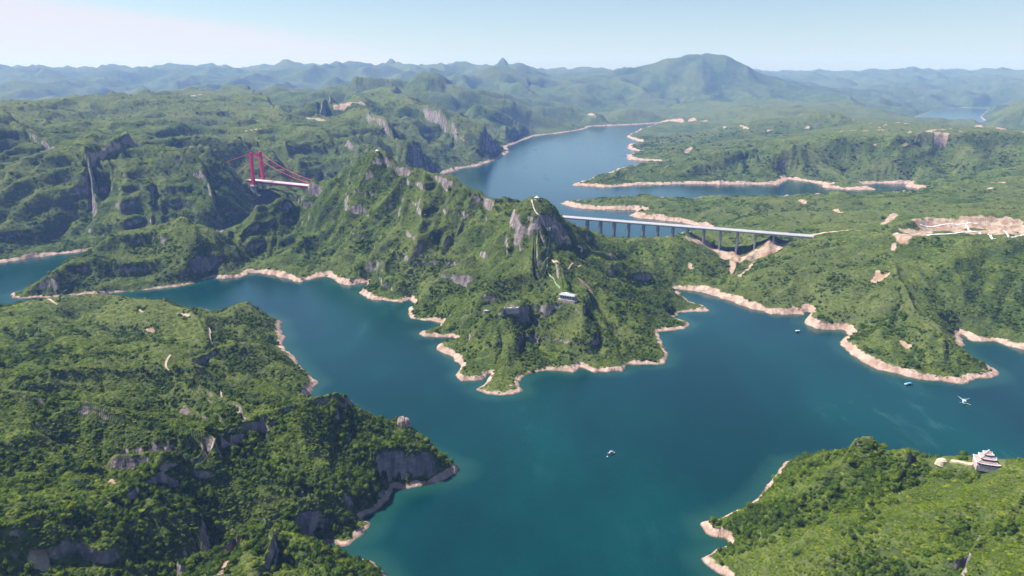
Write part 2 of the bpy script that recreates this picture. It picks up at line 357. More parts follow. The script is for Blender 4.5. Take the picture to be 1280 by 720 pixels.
# direction across the slope, from the smooth base
def grads(A):
    dth = np.gradient(A, thf, axis=1) / RR; dr = np.gradient(A, sf, axis=0) / RR
    st, ct = np.sin(thf)[None, :], np.cos(thf)[None, :]
    return (dr * st + dth * ct).astype(f32), (dr * ct - dth * st).astype(f32)
sm = blur(Z, 14); smf = cubic(sm, fi, fj)
gx, gy = grads(smf); gl = np.sqrt(gx * gx + gy * gy) + 1e-4
slope_amt = np.clip(gl / np.where(RR > 2500, .14, .35), 0, 1)
ax, ay = -gy / gl, gx / gl
inland = np.clip((sdf - 4) / (60 + RR * .02), 0, 1)
h = np.zeros_like(base); cell = RR * 0.0026
dirx, diry = ax * slope_amt, ay * slope_amt
valley = np.zeros_like(base)
for k, (lam, amp) in enumerate(((900, 115), (420, 46), (170, 18), (76, 8), (34, 3.4), (15, 1.6))):
    use = np.clip(lam / (cell * 4) - 1, 0, 1)
    if lam == 900: use = use * np.clip((RR - 3300) / 2500, 0, 1)
    if lam == 420: use = use * np.clip((RR - 1700) / 1500, 0.12, 1)
    if lam <= 34: m_rows = np.where(use.max(axis=1) > 0)[0]
    va, vs = gully(X / lam + 3.7 * k, Y / lam - 5.1 * k, dirx, diry, 40 + k)
    a = amp * use * inland * gul * (0.35 + 0.65 * slope_amt)
    sh_ = 1 - 2 * np.sqrt(np.clip((1 - va) / 2, 0, 1)); h += a * (.45 * va + .55 * sh_ - (0.12 if lam > 100 else 0.0))
    valley += use * va * (0.6 if lam > 100 else 0.3)
    # the next, finer gullies branch off these
    dirx = dirx + ax * 0 + vs * (-ay) * 0.9 * (-1); diry = diry + vs * ax * 0.9 * (-1)
    nrm = np.sqrt(dirx * dirx + diry * diry) + 1e-3; sc = np.minimum(1.15, nrm) / nrm; dirx *= sc; diry *= sc
h += fbm(X / 130, Y / 130, 4, 5) * 11 * inland * (0.6 + .4 * gul)
big = np.clip((RR - 5000) / 6000, 0, 1)
rid = 1 - np.abs(perlin(X / 1500, Y / 1500, 77)) * 2; rid2 = 1 - np.abs(perlin(X / 620, Y / 620, 78)) * 2
h += big * inland * (rid * 75 + rid2 * 45 - 50) * 0.8
mx_, my_, _z = at_r(868, 75, 13000); modu = np.clip((RR - 6500) / 4000, 0, 1) * inland * (1 - .85 * np.exp(-((X - mx_) ** 2 + (Y - my_) ** 2) / 2200.0 ** 2))
base = base * (1 - modu * .34 * np.clip(np.abs(perlin(X / 2400 + 5, Y / 2000, 177)) * 1.6, 0, 1) - modu * .16 * np.clip(np.abs(perlin(X / 900, Y / 900, 178)) * 1.6, 0, 1)) * (1 + .18 * modu)
kx, ky, _k = at_z(670, 260, 215); kd = np.hypot(X - kx, (Y - ky) * .9) * (1 + .12 * perlin(X / 25, Y / 25, 6))     # the rocky knob on the crest
mx_, my_, _z = at_r(868, 75, 13000); h *= 1 - .75 * np.exp(-((X - mx_) ** 2 + (Y - my_) ** 2) / 2600.0 ** 2)
h *= 1 - .88 * np.exp(-(np.maximum(kd - 30, 0) / 95) ** 2)
gm = np.clip((gul - .95) / .4, 0, 1) * np.clip((RR - 2500) / 700, 0, 1) * np.clip((8200 - RR) / 1500, 0, 1) * np.clip((sdf - 150) / 500, 0, 1)
h += gm * ((1 - 2 * np.abs(perlin(X / 640 + 3, Y / 760, 301))) * 46 + (1 - 2 * np.abs(perlin(X / 250, Y / 250, 302))) * 17 - 30)
fx, fy, fz_ = at_r(536, 92, 7450); fd = np.hypot(X - fx, (Y - fy) * .55) * (1 + .10 * perlin(X / 120, Y / 120, 9))       # the far dome left of the lake's end
z = base + h * (1 - .9 * np.exp(-(fd / 420) ** 2))
z = np.where(fd < 900, np.maximum(z, fz_ + 8 - 30 * (fd / 130) ** 2 - np.clip(fd - 150, 0, 999) * .25), z)
z = np.where(kd < 140, np.maximum(z - np.clip(1 - np.abs(kd - 62) / 30, 0, 1) * 6, 239 - 34 * (kd / 50) ** 1.9 - np.clip(kd - 50, 0, 60) * .9), z)
# bedded cliffs: the height climbs in steps where the hills are rocky
cliff = np.clip(cliff, 0, 2)
dip = fbm(X / 420, Y / 420, 2, 91) * 26 + 0.02 * X
cmask = np.clip((fbm(X / 150, Y / 150, 3, 23) + 0.16) * 3.2, 0, 1) * cliff * np.clip(sdf / 12, 0, 1); cmask = np.minimum(cmask, 1) * np.where(kd < 170, .25, 1)
for T, st_, ph in ((46.0, 1.0, 9), (21.0, .55, 3)):
    q = (z + dip + ph) / T; kf = np.floor(q); f = q - kf
    stp = np.where(f < .62, f * (.30 / .62), np.where(f < .76, .30 + (f - .62) * (.62 / .14), .92 + (f - .76) * (.08 / .24)))
    z = z + (stp - f) * T * cmask * st_ * np.clip(6000 / RR, .3, 1)
z = z + (fbm(X / 26, Y / 26, 3, 31) * 2.6 + np.abs(perlin(X / 9, Y / 9, 32)) * cmask * 3.0) * np.clip(sdf / 25, 0, 1)
# a steep drawdown bank, then the hill
wb = np.clip(RR * 0.012, 9, 60)
bankh = 6.0 + 3.6 * np.clip(RR / 1500, .6, 2.2) + shwarp * 3 + fbm(X / 80, Y / 80, 3, 61) * 11; bankh = np.maximum(2.0, bankh * (1.05 + 1.1 * fbm(X / 230, Y / 230, 2, 62)))
bankh = bankh * (1 - .5 * np.clip(cliff, 0, 1)); wb = wb * (1 - .45 * np.clip(cliff, 0, 1))
bank = bankh * np.clip(sdf / wb, 0, 1) ** .8
t = np.clip((sdf - wb * .3) / (wb * 2.2), 0, 1); t = t * t * (3 - 2 * t)
t = t * (1 - cmask * .0)
land = bank + np.maximum(z - bankh * .6, 1.5 + perlin(X / 70, Y / 70, 3)) * t
ZF = np.where(sdf > 0, np.maximum(land, 0.0), np.maximum(sdf * .5, -18)).astype(f32)
# the far plain beyond the last range stays above the water level
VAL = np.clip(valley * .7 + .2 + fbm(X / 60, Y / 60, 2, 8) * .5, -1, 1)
LABF = LAB[np.clip(np.rint(fi).astype(int), 0, NS - 1)][:, np.clip(np.rint(fj).astype(int), 0, NT - 1)]

# ------------------------------------------------------------------ reading the ground
def lookup(A, x, y):
    x = np.asarray(x, float); y = np.asarray(y, float)
    s = np.log(np.hypot(x, y)); th = np.arctan2(x, y)
    i = np.interp(s, sf, np.arange(len(sf))); j = np.interp(th, thf, np.arange(len(thf)))
    i0 = np.minimum(i.astype(int), len(sf) - 2); j0 = np.minimum(j.astype(int), len(thf) - 2); a = i - i0; b = j - j0
    return A[i0, j0] * (1 - a) * (1 - b) + A[i0 + 1, j0] * a * (1 - b) + A[i0, j0 + 1] * (1 - a) * b + A[i0 + 1, j0 + 1] * a * b
def gz(x, y): return float(lookup(ZF, x, y))
def hit(u, v, dz=0.0):
    """the place on the ground seen at a pixel of the photograph"""
    d = ray(u, v); d = d / math.hypot(d[0], d[1])
    r = np.exp(np.linspace(math.log(230), math.log(29000), 9000)); zz = CAMH + d[2] * r
    g = lookup(ZF, d[0] * r, d[1] * r) + dz
    k = np.argmax(g > zz)
    if k == 0: k = len(r) - 1
    return Vector((d[0] * r[k], d[1] * r[k], float(g[k])))

# ------------------------------------------------------------------ soil, paths
def seg_dist(x, y, pts):
    best = np.full(x.shape, 1e12)
    for a, b in zip(pts[:-1], pts[1:]):
        dx, dy = b[0] - a[0], b[1] - a[1]; L = dx * dx + dy * dy + 1e-9
        t = np.clip(((x - a[0]) * dx + (y - a[1]) * dy) / L, 0, 1)
        best = np.minimum(best, (x - a[0] - t * dx) ** 2 + (y - a[1] - t * dy) ** 2)
    return np.sqrt(best)
SOIL = np.zeros_like(ZF)          # bare earth, 0..1
PIX = lambda s: [tuple(map(float, t.split(','))) for t in s.split()]
soil_lines = [('877,300 895,312 922,322 950,320 978,309', 17), ('915,326 917,342', 9), ('860,298 885,304', 10), ('862,330 864,336', 6), ('940,330 925,345', 6),
    ('1128,294 1160,289 1200,288 1240,291 1280,293', 26), ('1140,290 1180,285 1230,285 1280,288', 26), ('1150,281 1180,280 1220,281 1280,284', 24), ('1165,277 1180,277', 14), ('1205,277 1240,276 1270,279', 16), ('990,294 1040,290 1075,288', 9),
    ('727,351 731,356 736,361', 11), ('1096,348 1098,340', 7), ('1118,305 1116,312', 6), ('1128,428 1136,434', 6), ('1108,344 1090,352', 6),
    ('112,193 130,190 150,184', 6), ('306,164 326,161', 4), ('420,134 436,130 453,129', 20), ('386,148 403,151', 18), ('240,120 250,118', 14),
    ('858,189 864,185', 14), ('737,143 742,144', 32), ('905,159 935,161', 16), ('960,163 1010,160', 15), ('1050,164 1090,163 1110,162', 8),
    ('1200,164 1280,166', 8), ('1160,164 1180,162', 14), ('830,151 850,152', 50), ('865,150 880,151', 40), ('1222,158 1250,160', 40),
    ('1118,268 1112,275', 12), ('1104,280 1110,276', 9), ('1045,262 1050,266', 10), ('1000,250 1006,254', 10), ('760,318 770,322', 3),
    ('174,387 178,390', 2.5), ('222,392 236,394', 3), ('184,412 192,414', 3), ('42,706 52,704 56,712', 6), ('276,716 282,704', 4), ('138,601 142,603', 3), ('452,497 460,503', 4)]
soil_world = []
for s, wdt in soil_lines:
    pts = [hit(u, v) for u, v in PIX(s)]
    soil_world.append((pts, wdt))
    cx = sum(p.x for p in pts) / len(pts); cy = sum(p.y for p in pts) / len(pts)
    rad = max((p.x - cx) ** 2 + (p.y - cy) ** 2 for p in pts) ** .5 + wdt * 4
    box = (np.abs(X - cx) < rad) & (np.abs(Y - cy) < rad)
    if not box.any(): continue
    x_, y_ = X[box], Y[box]
    d = seg_dist(x_, y_, pts) + fbm(x_ / (wdt * 1.3 + 4), y_ / (wdt * 1.3 + 4), 3, 55) * wdt * .9
    SOIL[box] = np.maximum(SOIL[box], np.clip(1.4 - d / wdt * 1.1, 0, 1))
fld = (LABF == LM.index('plateau')) & (ZF > 155) | (LABF == LM.index('low_spit')) & (RR > 2900) & (ZF > 50)
SOIL = np.maximum(SOIL, np.where(fld, np.clip((fbm(X / 95, Y / 95, 3, 191) + .35 * fbm(X / 400, Y / 400, 2, 192) - .44) * 9, 0, 1), 0))
SOIL = np.where(sdf > 2, SOIL, 0).astype(f32)

# ------------------------------------------------------------------ materials
def mat(name):
    m = bpy.data.materials.new(name); m.use_nodes = True; n = m.node_tree; n.nodes.clear()
    return m, n
class NB:
    def __init__(s, n): s.n = n
    def __call__(s, t, **kw):
        nd = s.n.nodes.new(t)
        for k, v in kw.items(): setattr(nd, k, v)
        return nd
    def link(s, a, b): s.n.links.new(a, b)
    def math(s, op, a, b=None, c=None, clamp=False):
        nd = s('ShaderNodeMath', operation=op, use_clamp=clamp)
        for i, q in enumerate((a, b, c)):
            if q is None: continue
            if isinstance(q, (int, float)): nd.inputs[i].default_value = q
            else: s.link(q, nd.inputs[i])
        return nd.outputs[0]
    def ramp(s, x, a, b, lo=0.0, hi=1.0, smooth=True):
        nd = s('ShaderNodeMapRange', clamp=True)
        if smooth: nd.interpolation_type = 'SMOOTHSTEP'
        s.link(x, nd.inputs[0])
        for i, q in enumerate((a, b, lo, hi)): nd.inputs[i + 1].default_value = q
        return nd.outputs[0]
    def mix(s, f, a, b):
        nd = s('ShaderNodeMix', data_type='RGBA')
        if isinstance(f, (int, float)): nd.inputs[0].default_value = f
        else: s.link(f, nd.inputs[0])
        for i, q in ((6, a), (7, b)):
            if isinstance(q, tuple): nd.inputs[i].default_value = (*q, 1)
            else: s.link(q, nd.inputs[i])
        return nd.outputs[2]
    def noise(s, vec, scale, detail=3, rough=.55, stretch=None):
        nd = s('ShaderNodeTexNoise'); nd.inputs['Scale'].default_value = scale; nd.inputs['Detail'].default_value = detail; nd.inputs['Roughness'].default_value = rough
        if stretch:
            mp = s('ShaderNodeMapping'); mp.inputs['Scale'].default_value = stretch; s.link(vec, mp.inputs[0]); vec = mp.outputs[0]
        s.link(vec, nd.inputs['Vector']); return nd.outputs[0]
    def out(s, bsdf):
        o = s('ShaderNodeOutputMaterial'); s.link(bsdf, o.inputs[0])
    def bsdf(s, col, rough=.9, spec=.2, bump=None, bstr=.5, bdist=1.0, ior=None):
        p = s('ShaderNodeBsdfPrincipled')
        if isinstance(col, tuple): p.inputs['Base Color'].default_value = (*col, 1)
        else: s.link(col, p.inputs['Base Color'])
        if isinstance(rough, (int, float)): p.inputs['Roughness'].default_value = rough
        else: s.link(rough, p.inputs['Roughness'])
        p.inputs['Specular IOR Level'].default_value = spec
        if ior: p.inputs['IOR'].default_value = ior
        if bump is not None:
            b = s('ShaderNodeBump'); b.inputs['Strength'].default_value = bstr; b.inputs['Distance'].default_value = bdist
            s.link(bump, b.inputs['Height']); s.link(b.outputs[0], p.inputs['Normal'])
        return p.outputs[0]

def hill_material():
    m, n = mat('hillside'); b = NB(n)
    g = b('ShaderNodeNewGeometry'); pos = g.outputs['Position']
    sx = b('ShaderNodeSeparateXYZ'); b.link(pos, sx.inputs[0])
    nz = b('ShaderNodeSeparateXYZ'); b.link(g.outputs['Normal'], nz.inputs[0])
    soil = b('ShaderNodeAttribute', attribute_name='soil'); val = b('ShaderNodeAttribute', attribute_name='valley')
    n1 = b.noise(pos, .011, 5); n2 = b.noise(pos, .07, 4); n3 = b.noise(pos, .33, 3); nf = b.noise(pos, .0022, 5)
    green = b.mix(b.ramp(n1, .38, .62), (.052, .076, .016), (.108, .134, .026))
    green = b.mix(b.ramp(n2, .45, .62, 0, .8), green, (.022, .042, .014))
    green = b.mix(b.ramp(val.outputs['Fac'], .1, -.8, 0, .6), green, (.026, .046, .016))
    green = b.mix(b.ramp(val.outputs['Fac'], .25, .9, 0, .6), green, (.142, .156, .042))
    green = b.mix(b.ramp(b.noise(pos, .17, 3, .6), .50, .60, 0, .8), green, (.030, .052, .014))
    green = b.mix(b.ramp(b.noise(pos, .045, 4, .6), .52, .62, 0, .55), green, (.036, .060, .016))
    green = b.mix(b.ramp(nf, .42, .62, 0, .5), green, (.105, .115, .045))
    green = b.mix(b.ramp(n3, .5, .7, 0, .5), green, (.095, .125, .035))
    # rock: grey-pink, streaked downwards and bedded
    rs = b.noise(pos, .10, 5, .6, (1, 1, .22)); rb = b.noise(pos, .2, 4, .6, (.12, .12, 1.6))
    rock = b.mix(b.ramp(rs, .36, .66), (.12, .105, .105), (.34, .27, .245))
    rock = b.mix(b.ramp(rb, .45, .65, 0, .55), rock, (.15, .135, .145))
    shore = b.mix(b.ramp(n2, .35, .65), (.31, .205, .16), (.45, .325, .26))
    shore = b.mix(b.ramp(b.noise(pos, .5, 3, .6, (.1, .1, 3)), .5, .66, 0, .45), shore, (.30, .22, .17))
    earth = b.mix(b.ramp(b.noise(pos, .06, 5), .38, .62), (.30, .185, .13), (.40, .315, .24))
    slope = nz.outputs[2]
    jit = b.math('MULTIPLY_ADD', n2, .30, -.15)
    sl = b.math('ADD', slope, jit)
    frock = b.ramp(sl, .45, .38)
    col = b.mix(frock, green, rock)
    col = b.mix(b.ramp(soil.outputs['Fac'], .25, .6), col, earth)
    # water's edge: bare to about ten metres up, ragged on top
    att = b('ShaderNodeAttribute', attribute_name='bank')
    zz = b.math('ADD', b.math('SUBTRACT', att.outputs['Fac'], sx.outputs[2]), b.math('MULTIPLY_ADD', n2, 9.0, -4.5))
    col = b.mix(b.ramp(zz, -.8, .8), col, shore)
    wet = b.ramp(sx.outputs[2], .2, 1.6, .45, 1)
    bw = b('ShaderNodeMix', data_type='RGBA', blend_type='MULTIPLY'); bw.inputs[0].default_value = 1; b.link(col, bw.inputs[6])
    cb = b('ShaderNodeCombineXYZ'); [b.link(wet, cb.inputs[i]) for i in range(3)]; b.link(cb.outputs[0], bw.inputs[7])
    hgt = b.math('ADD', b.math('MULTIPLY', n3, 2.0), b.math('MULTIPLY', n2, 5.0))
    hgt = b.math('ADD', hgt, b.math('MULTIPLY', rs, 4.0))
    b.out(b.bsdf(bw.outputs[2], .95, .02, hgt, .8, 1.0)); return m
HILL = hill_material()

def water_material():
    m, n = mat('lake_water'); b = NB(n)
    g = b('ShaderNodeNewGeometry'); pos = g.outputs['Position']
    sh = b('ShaderNodeAttribute', attribute_name='shore')
    a = b.noise(pos, .0035, 5, .6, (1, .45, 1)); c = b.noise(pos, .02, 4, .6, (1, .35, 1))
    col = b.mix(b.ramp(a, .35, .68), (.0001, .022, .0235), (.0002, .039, .037))
    col = b.mix(b.ramp(sh.outputs['Fac'], 2, 34, .75, 0), col, (.012, .055, .042))
    patch = b.ramp(b.math('MULTIPLY', b.ramp(a, .50, .66), b.ramp(c, .48, .66)), 0, 1)
    col = b.mix(b.math('MULTIPLY', patch, .45), col, (.02, .075, .08))
    rough = b.math('MULTIPLY_ADD', patch, .16, .10)
    w1 = b.noise(pos, .35, 3, .6, (1, .5, 1)); w2 = b.noise(pos, 1.1, 2)
    hgt = b.math('ADD', b.math('MULTIPLY', w1, .55), b.math('MULTIPLY', w2, .16))
    b.out(b.bsdf(col, rough, .5, hgt, .45, 1.0, 1.33)); return m
WATER = water_material()

def leaf_material(name, dark, light, yellow):
    m, n = mat(name); b = NB(n)
    g = b('ShaderNodeNewGeometry'); oi = b('ShaderNodeObjectInfo')
    n1 = b.noise(g.outputs['Position'], .013, 3); n2 = b.noise(g.outputs['Position'], .9, 2)
    f = b.math('ADD', b.math('MULTIPLY', oi.outputs['Random'], .75), b.math('MULTIPLY_ADD', n1, 1.3, -.55), clamp=True)
    col = b.mix(f, dark, light)
    col = b.mix(b.ramp(oi.outputs['Random'], .72, .98, 0, .75), col, yellow)
    col = b.mix(b.ramp(n2, .35, .7, 0, .35), col, dark)
    p = b.bsdf(col, .85, .04)
    t = b('ShaderNodeBsdfTranslucent'); b.link(col, t.inputs[0])
    mx = b('ShaderNodeMixShader'); mx.inputs[0].default_value = .22; b.link(p, mx.inputs[1]); b.link(t.outputs[0], mx.inputs[2])
    b.out(mx.outputs[0]); return m
LEAF_BUSH = leaf_material('bush_leaves', (.070, .110, .008), (.155, .205, .012), (.23, .25, .022))
LEAF_TREE = leaf_material('tree_leaves', (.036, .068, .008), (.100, .148, .012), (.14, .18, .016))
def plain(name, col, rough=.7, spec=.3, var=.25, scale=.4, metallic=0.0):
    m, n = mat(name); b = NB(n); g = b('ShaderNodeTexCoord')
    nn = b.noise(g.outputs['Object'], scale, 4)
    c = b.mix(b.ramp(nn, .3, .7), tuple(q * (1 - var) for q in col), tuple(min(1, q * (1 + var * .6)) for q in col))
    sh = b.bsdf(c, rough, spec); b.out(sh); return m
M = dict(bark=plain('bark', (.09, .065, .045)), red=plain('red_paint', (.60, .022, .085), .55, .3, .12), deckc=plain('bridge_concrete', (.60, .57, .58), .8, .2, .12, .05),
         asphalt=plain('pale_road_surface', (.40, .38, .40), .85, .2, .1, .05), pier=plain('pier_concrete', (.34, .33, .35), .85, .2, .15, .1), under=plain('shaded_girder_steel', (.16, .15, .17), .7),
         white=plain('white_paint', (.56, .54, .54), .6, .3, .2), roofg=plain('grey_roof_metal', (.34, .33, .34), .5, .4, .12, .3), wallg=plain('grey_render_wall', (.42, .40, .40), .8),
         glass=plain('dark_glass', (.02, .035, .055), .12, .6, .1), blue=plain('blue_canopy', (.10, .36, .62), .5), darkb=plain('dark_hull', (.03, .04, .05), .6), tan=plain('tan_earth_path', (.44, .35, .24), .95, .1, .18, .3),
         stone=plain('pink_grey_stone', (.46, .37, .35), .9, .15, .3, .25), pale=plain('pale_stone', (.74, .69, .66), .8, .2, .12, .5), roofp=plain('brown_roof_tile', (.20, .13, .12), .8, .2, .2, .8),
         steel=plain('galvanised_tube', (.50, .58, .60), .4, .5, .1), net=plain('fishing_net', (.45, .58, .60), .8), green=plain('green_slide_cover', (.20, .28, .17), .5), orange=plain('orange_float', (.55, .22, .10), .6), bluew=plain('bluish_white_roof', (.42, .54, .64), .5), crag=plain('crag_rock', (.36, .265, .225), .95, .1, .45, .35))

# ------------------------------------------------------------------ object helpers
def tag(o, label, cat, group=None, kind=None):
    o['label'] = label; o['category'] = cat
    if group: o['group'] = group
    if kind: o['kind'] = kind
    return o
def empty(name, loc, rz=0.0):
    o = bpy.data.objects.new(name, None); COL.objects.link(o); o.location = loc; o.rotation_euler = (0, 0, rz); o.empty_display_size = 1; return o
class MB:
    def __init__(s): s.bm = bmesh.new()
    def box(s, c, size, rz=0.0, taper=1.0, rot=None):
        x, y, z_ = (q / 2 for q in size); c = Vector(c); r = rot if rot is not None else Matrix.Rotation(rz, 3, 'Z')
        vs = []
        for dz in (-1, 1):
            k = taper if dz > 0 else 1
            for dx, dy in ((-1, -1), (1, -1), (1, 1), (-1, 1)): vs.append(s.bm.verts.new(c + r @ Vector((dx * x * k, dy * y * k, dz * z_))))
        for f in ((0, 3, 2, 1), (4, 5, 6, 7), (0, 1, 5, 4), (1, 2, 6, 5), (2, 3, 7, 6), (3, 0, 4, 7)): s.bm.faces.new([vs[i] for i in f])
        return s
    def beam(s, a, b, w, h=None, up=Vector((0, 0, 1))):
        a = Vector(a); b = Vector(b); d = (b - a); L = d.length; d.normalize(); h = h or w
        sd = d.cross(up)
        if sd.length < 1e-4: sd = Vector((1, 0, 0))
        sd.normalize(); u_ = sd.cross(d); rot = Matrix((sd, d, u_)).transposed()
        return s.box((a + b) / 2, (w, L, h), rot=rot)
    def tube(s, pts, r, n=6, cap=True):
        pts = [Vector(p) for p in pts]; rs = r if isinstance(r, (list, tuple)) else [r] * len(pts); rings = []
        for i, p in enumerate(pts):
            d = (pts[min(i + 1, len(pts) - 1)] - pts[max(i - 1, 0)]).normalized()
            a = d.cross(Vector((0, 0, 1)));
            if a.length < 1e-3: a = Vector((1, 0, 0))
            a.normalize(); b_ = a.cross(d)
            rings.append([s.bm.verts.new(p + (a * math.cos(t) + b_ * math.sin(t)) * rs[i]) for t in [2 * math.pi * k / n for k in range(n)]])
        for A, B in zip(rings, rings[1:]):
            for k in range(n): s.bm.faces.new((A[k], A[(k + 1) % n], B[(k + 1) % n], B[k]))
        if cap:
            s.bm.faces.new(rings[0][::-1]); s.bm.faces.new(rings[-1])
        return s
    def prism(s, poly, z0, z1, scale_top=1.0, shift=(0, 0)):
        cx = sum(p[0] for p in poly) / len(poly); cy = sum(p[1] for p in poly) / len(poly)
        A = [s.bm.verts.new((p[0], p[1], z0)) for p in poly]
        B = [s.bm.verts.new((cx + (p[0] - cx) * scale_top + shift[0], cy + (p[1] - cy) * scale_top + shift[1], z1)) for p in poly]
        n = len(poly)
        for k in range(n): s.bm.faces.new((A[k], A[(k + 1) % n], B[(k + 1) % n], B[k]))
        s.bm.faces.new(A[::-1]); s.bm.faces.new(B); return s
    def hip(s, c, L, Wd_, h, rz=0.0, over=.0, ridge_k=.45, thick=.25):
        r = Matrix.Rotation(rz, 3, 'Z'); c = Vector(c); L2, W2 = L / 2 + over, Wd_ / 2 + over
        lo = [s.bm.verts.new(c + r @ Vector((x, y, 0))) for x, y in ((-L2, -W2), (L2, -W2), (L2, W2), (-L2, W2))]
        hi = [s.bm.verts.new(c + r @ Vector((x, y, thick))) for x, y in ((-L2, -W2), (L2, -W2), (L2, W2), (-L2, W2))]
        t = [s.bm.verts.new(c + r @ Vector((x, 0, h + thick))) for x in (-L2 * ridge_k, L2 * ridge_k)]
        s.bm.faces.new(lo[::-1])
        for k in range(4): s.bm.faces.new((lo[k], lo[(k + 1) % 4], hi[(k + 1) % 4], hi[k]))
        s.bm.faces.new((hi[0], hi[1], t[1], t[0])); s.bm.faces.new((hi[1], hi[2], t[1])); s.bm.faces.new((hi[2], hi[3], t[0], t[1])); s.bm.faces.new((hi[3], hi[0], t[0]))
        return s
    def rock(s, c, r, seed=0, squash=(1, 1, 1), n=2, amp=.3):
        q = bmesh.ops.create_icosphere(s.bm, subdivisions=n, radius=1)['verts']; rr = random.Random(seed); offs = [Vector((rr.uniform(-1, 1), rr.uniform(-1, 1), rr.uniform(-1, 1))).normalized() for _ in range(9)]
        for v in q:
            d = v.co.normalized(); k = 1 + amp * max(d.dot(o) for o in offs) - amp * .8 + rr.uniform(-.07, .07)
            v.co = Vector(c) + Vector((d.x * squash[0], d.y * squash[1], d.z * squash[2])) * r * k
        return s
    def build(s, name, m, parent=None, loc=None, smooth=False):
        me = bpy.data.meshes.new(name); bmesh.ops.recalc_face_normals(s.bm, faces=s.bm.faces); s.bm.to_mesh(me); s.bm.free(); me.materials.append(m)
        if smooth: me.polygons.foreach_set('use_smooth', [True] * len(me.polygons))
        o = bpy.data.objects.new(name, me); COL.objects.link(o)
        if parent is not None: o.parent = parent
        if loc is not None: o.location = loc
        return o

# ------------------------------------------------------------------ hills and water meshes
def grid_mesh(name, mask_faces, Zs, m, attrs):
    ii, jj = np.where(mask_faces); nt_ = X.shape[1]
    a = ii * nt_ + jj; quads = np.stack([a, a + 1, a + nt_ + 1, a + nt_], 1)
    used, inv = np.unique(quads, return_inverse=True); quads = inv.reshape(-1, 4)
    co = np.stack([X.ravel()[used], Y.ravel()[used], Zs.ravel()[used]], 1).astype(f32)
    me = bpy.data.meshes.new(name); me.vertices.add(len(co)); me.vertices.foreach_set('co', co.ravel())
    nq = len(quads); me.loops.add(nq * 4); me.loops.foreach_set('vertex_index', quads.ravel().astype(np.int32))
    me.polygons.add(nq); me.polygons.foreach_set('loop_start', np.arange(0, nq * 4, 4, dtype=np.int32))
    try: me.polygons.foreach_set('loop_total', np.full(nq, 4, np.int32))
    except Exception: pass
    me.polygons.foreach_set('use_smooth', np.ones(nq, bool)); me.update(calc_edges=True)
    for k, A in attrs.items():
        at = me.attributes.new(k, 'FLOAT', 'POINT'); at.data.foreach_set('value', A.ravel()[used].astype(f32))
    me.materials.append(m); o = bpy.data.objects.new(name, me); COL.objects.link(o); return o
Q = lambda A: A[:-1, :-1]
landf = (np.maximum(np.maximum(ZF[:-1, :-1], ZF[1:, :-1]), np.maximum(ZF[:-1, 1:], ZF[1:, 1:])) > -0.01)
landf |= (np.maximum(np.maximum(sdf[:-1, :-1], sdf[1:, :-1]), np.maximum(sdf[:-1, 1:], sdf[1:, 1:])) > -12)
sdq = Q(sdf)
DESC = dict(near_left='wooded hill filling the lower left of the view, above the lake', mound='green mound with a sheer grey cliff by the left channel',
    centre='steep central peninsula with rocky spurs and a knob on its crest', neck='low wooded neck of land below the concrete viaduct', headland='gentle green headland with a tan shore on the right',
    near_right='green hill in the lower right corner carrying the white hilltop villa', low_spit='low green land with a pink spit beyond the viaduct', plateau='long flat topped plateau beyond the lake arm on the right',
    gorge='broad cliffed hills around the red bridge on the left', far='hazy blue mountains along the horizon')
NAMES = dict(near_left='hill', mound='hill', centre='peninsula', neck='hill', headland='headland', near_right='hill', low_spit='spit', plateau='plateau', gorge='hills', far='mountains')
LQ = Q(LABF)
bankattr = (bankh * .9 - cliff * 1.5) * np.clip(1.25 - RR / 12000, .2, 1)
for k, lm in enumerate(LM):
    mk = landf & (LQ == k)
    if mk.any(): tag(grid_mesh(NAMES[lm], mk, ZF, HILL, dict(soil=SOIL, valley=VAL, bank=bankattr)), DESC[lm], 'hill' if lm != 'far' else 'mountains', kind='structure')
wf = sdq < 6 + Q(RR) * .012
wf[1:] |= wf[:-1]
tag(grid_mesh('water', wf, np.zeros_like(ZF), WATER, dict(shore=np.clip(-sdf, 0, 200))), 'calm teal reservoir water winding between the hills', 'water', kind='structure')

# ------------------------------------------------------------------ footpaths: narrow tan ribbons lying on the ground
PATHS = [('261,410 263,415 262,422 265,430', 3.0, 'short tan path on the crest of the lower left hill'), ('213,444 208,452 207,460 211,464', 2.8, 'crooked tan path on the lower left hill near its middle'),
    ('276,487 277,497', 2.2, 'tiny tan path by the cove side of the lower left hill'), ('300,513 297,517', 2.2, 'faint tan path fork on the lower left ridge'), ('266,546 269,552 266,560 256,566', 2.4, 'hooked tan path below the grassy saddle'),
    ('60,374 66,378 72,381', 4.0, 'tan path at the far rim of the lower left hill'), ('170,612 174,616', 2.2, 'tan path spot above the lower cliff band'),
    ('664,250 667,260 672,270 680,278 681,284', 2.2, 'stone stairway climbing the rocky knob'), ('690,287 700,294 712,300 714,304', 3.2, 'pale path descending right of the knob'), ('722,309 729,311 726,316', 3.2, 'pale switchback path on the shoulder right of the knob'),
    ('690,325 700,330 712,334 726,332', 2.2, 'pale hillside path above the cable car station'), ('687,298 684,320 684,336 692,348 700,361', 1.5, 'pale green slide track running down to the station'),
    ('1000,294 1030,291 1060,289', 8, 'earth road leading off the viaduct end')]
PATHW = []
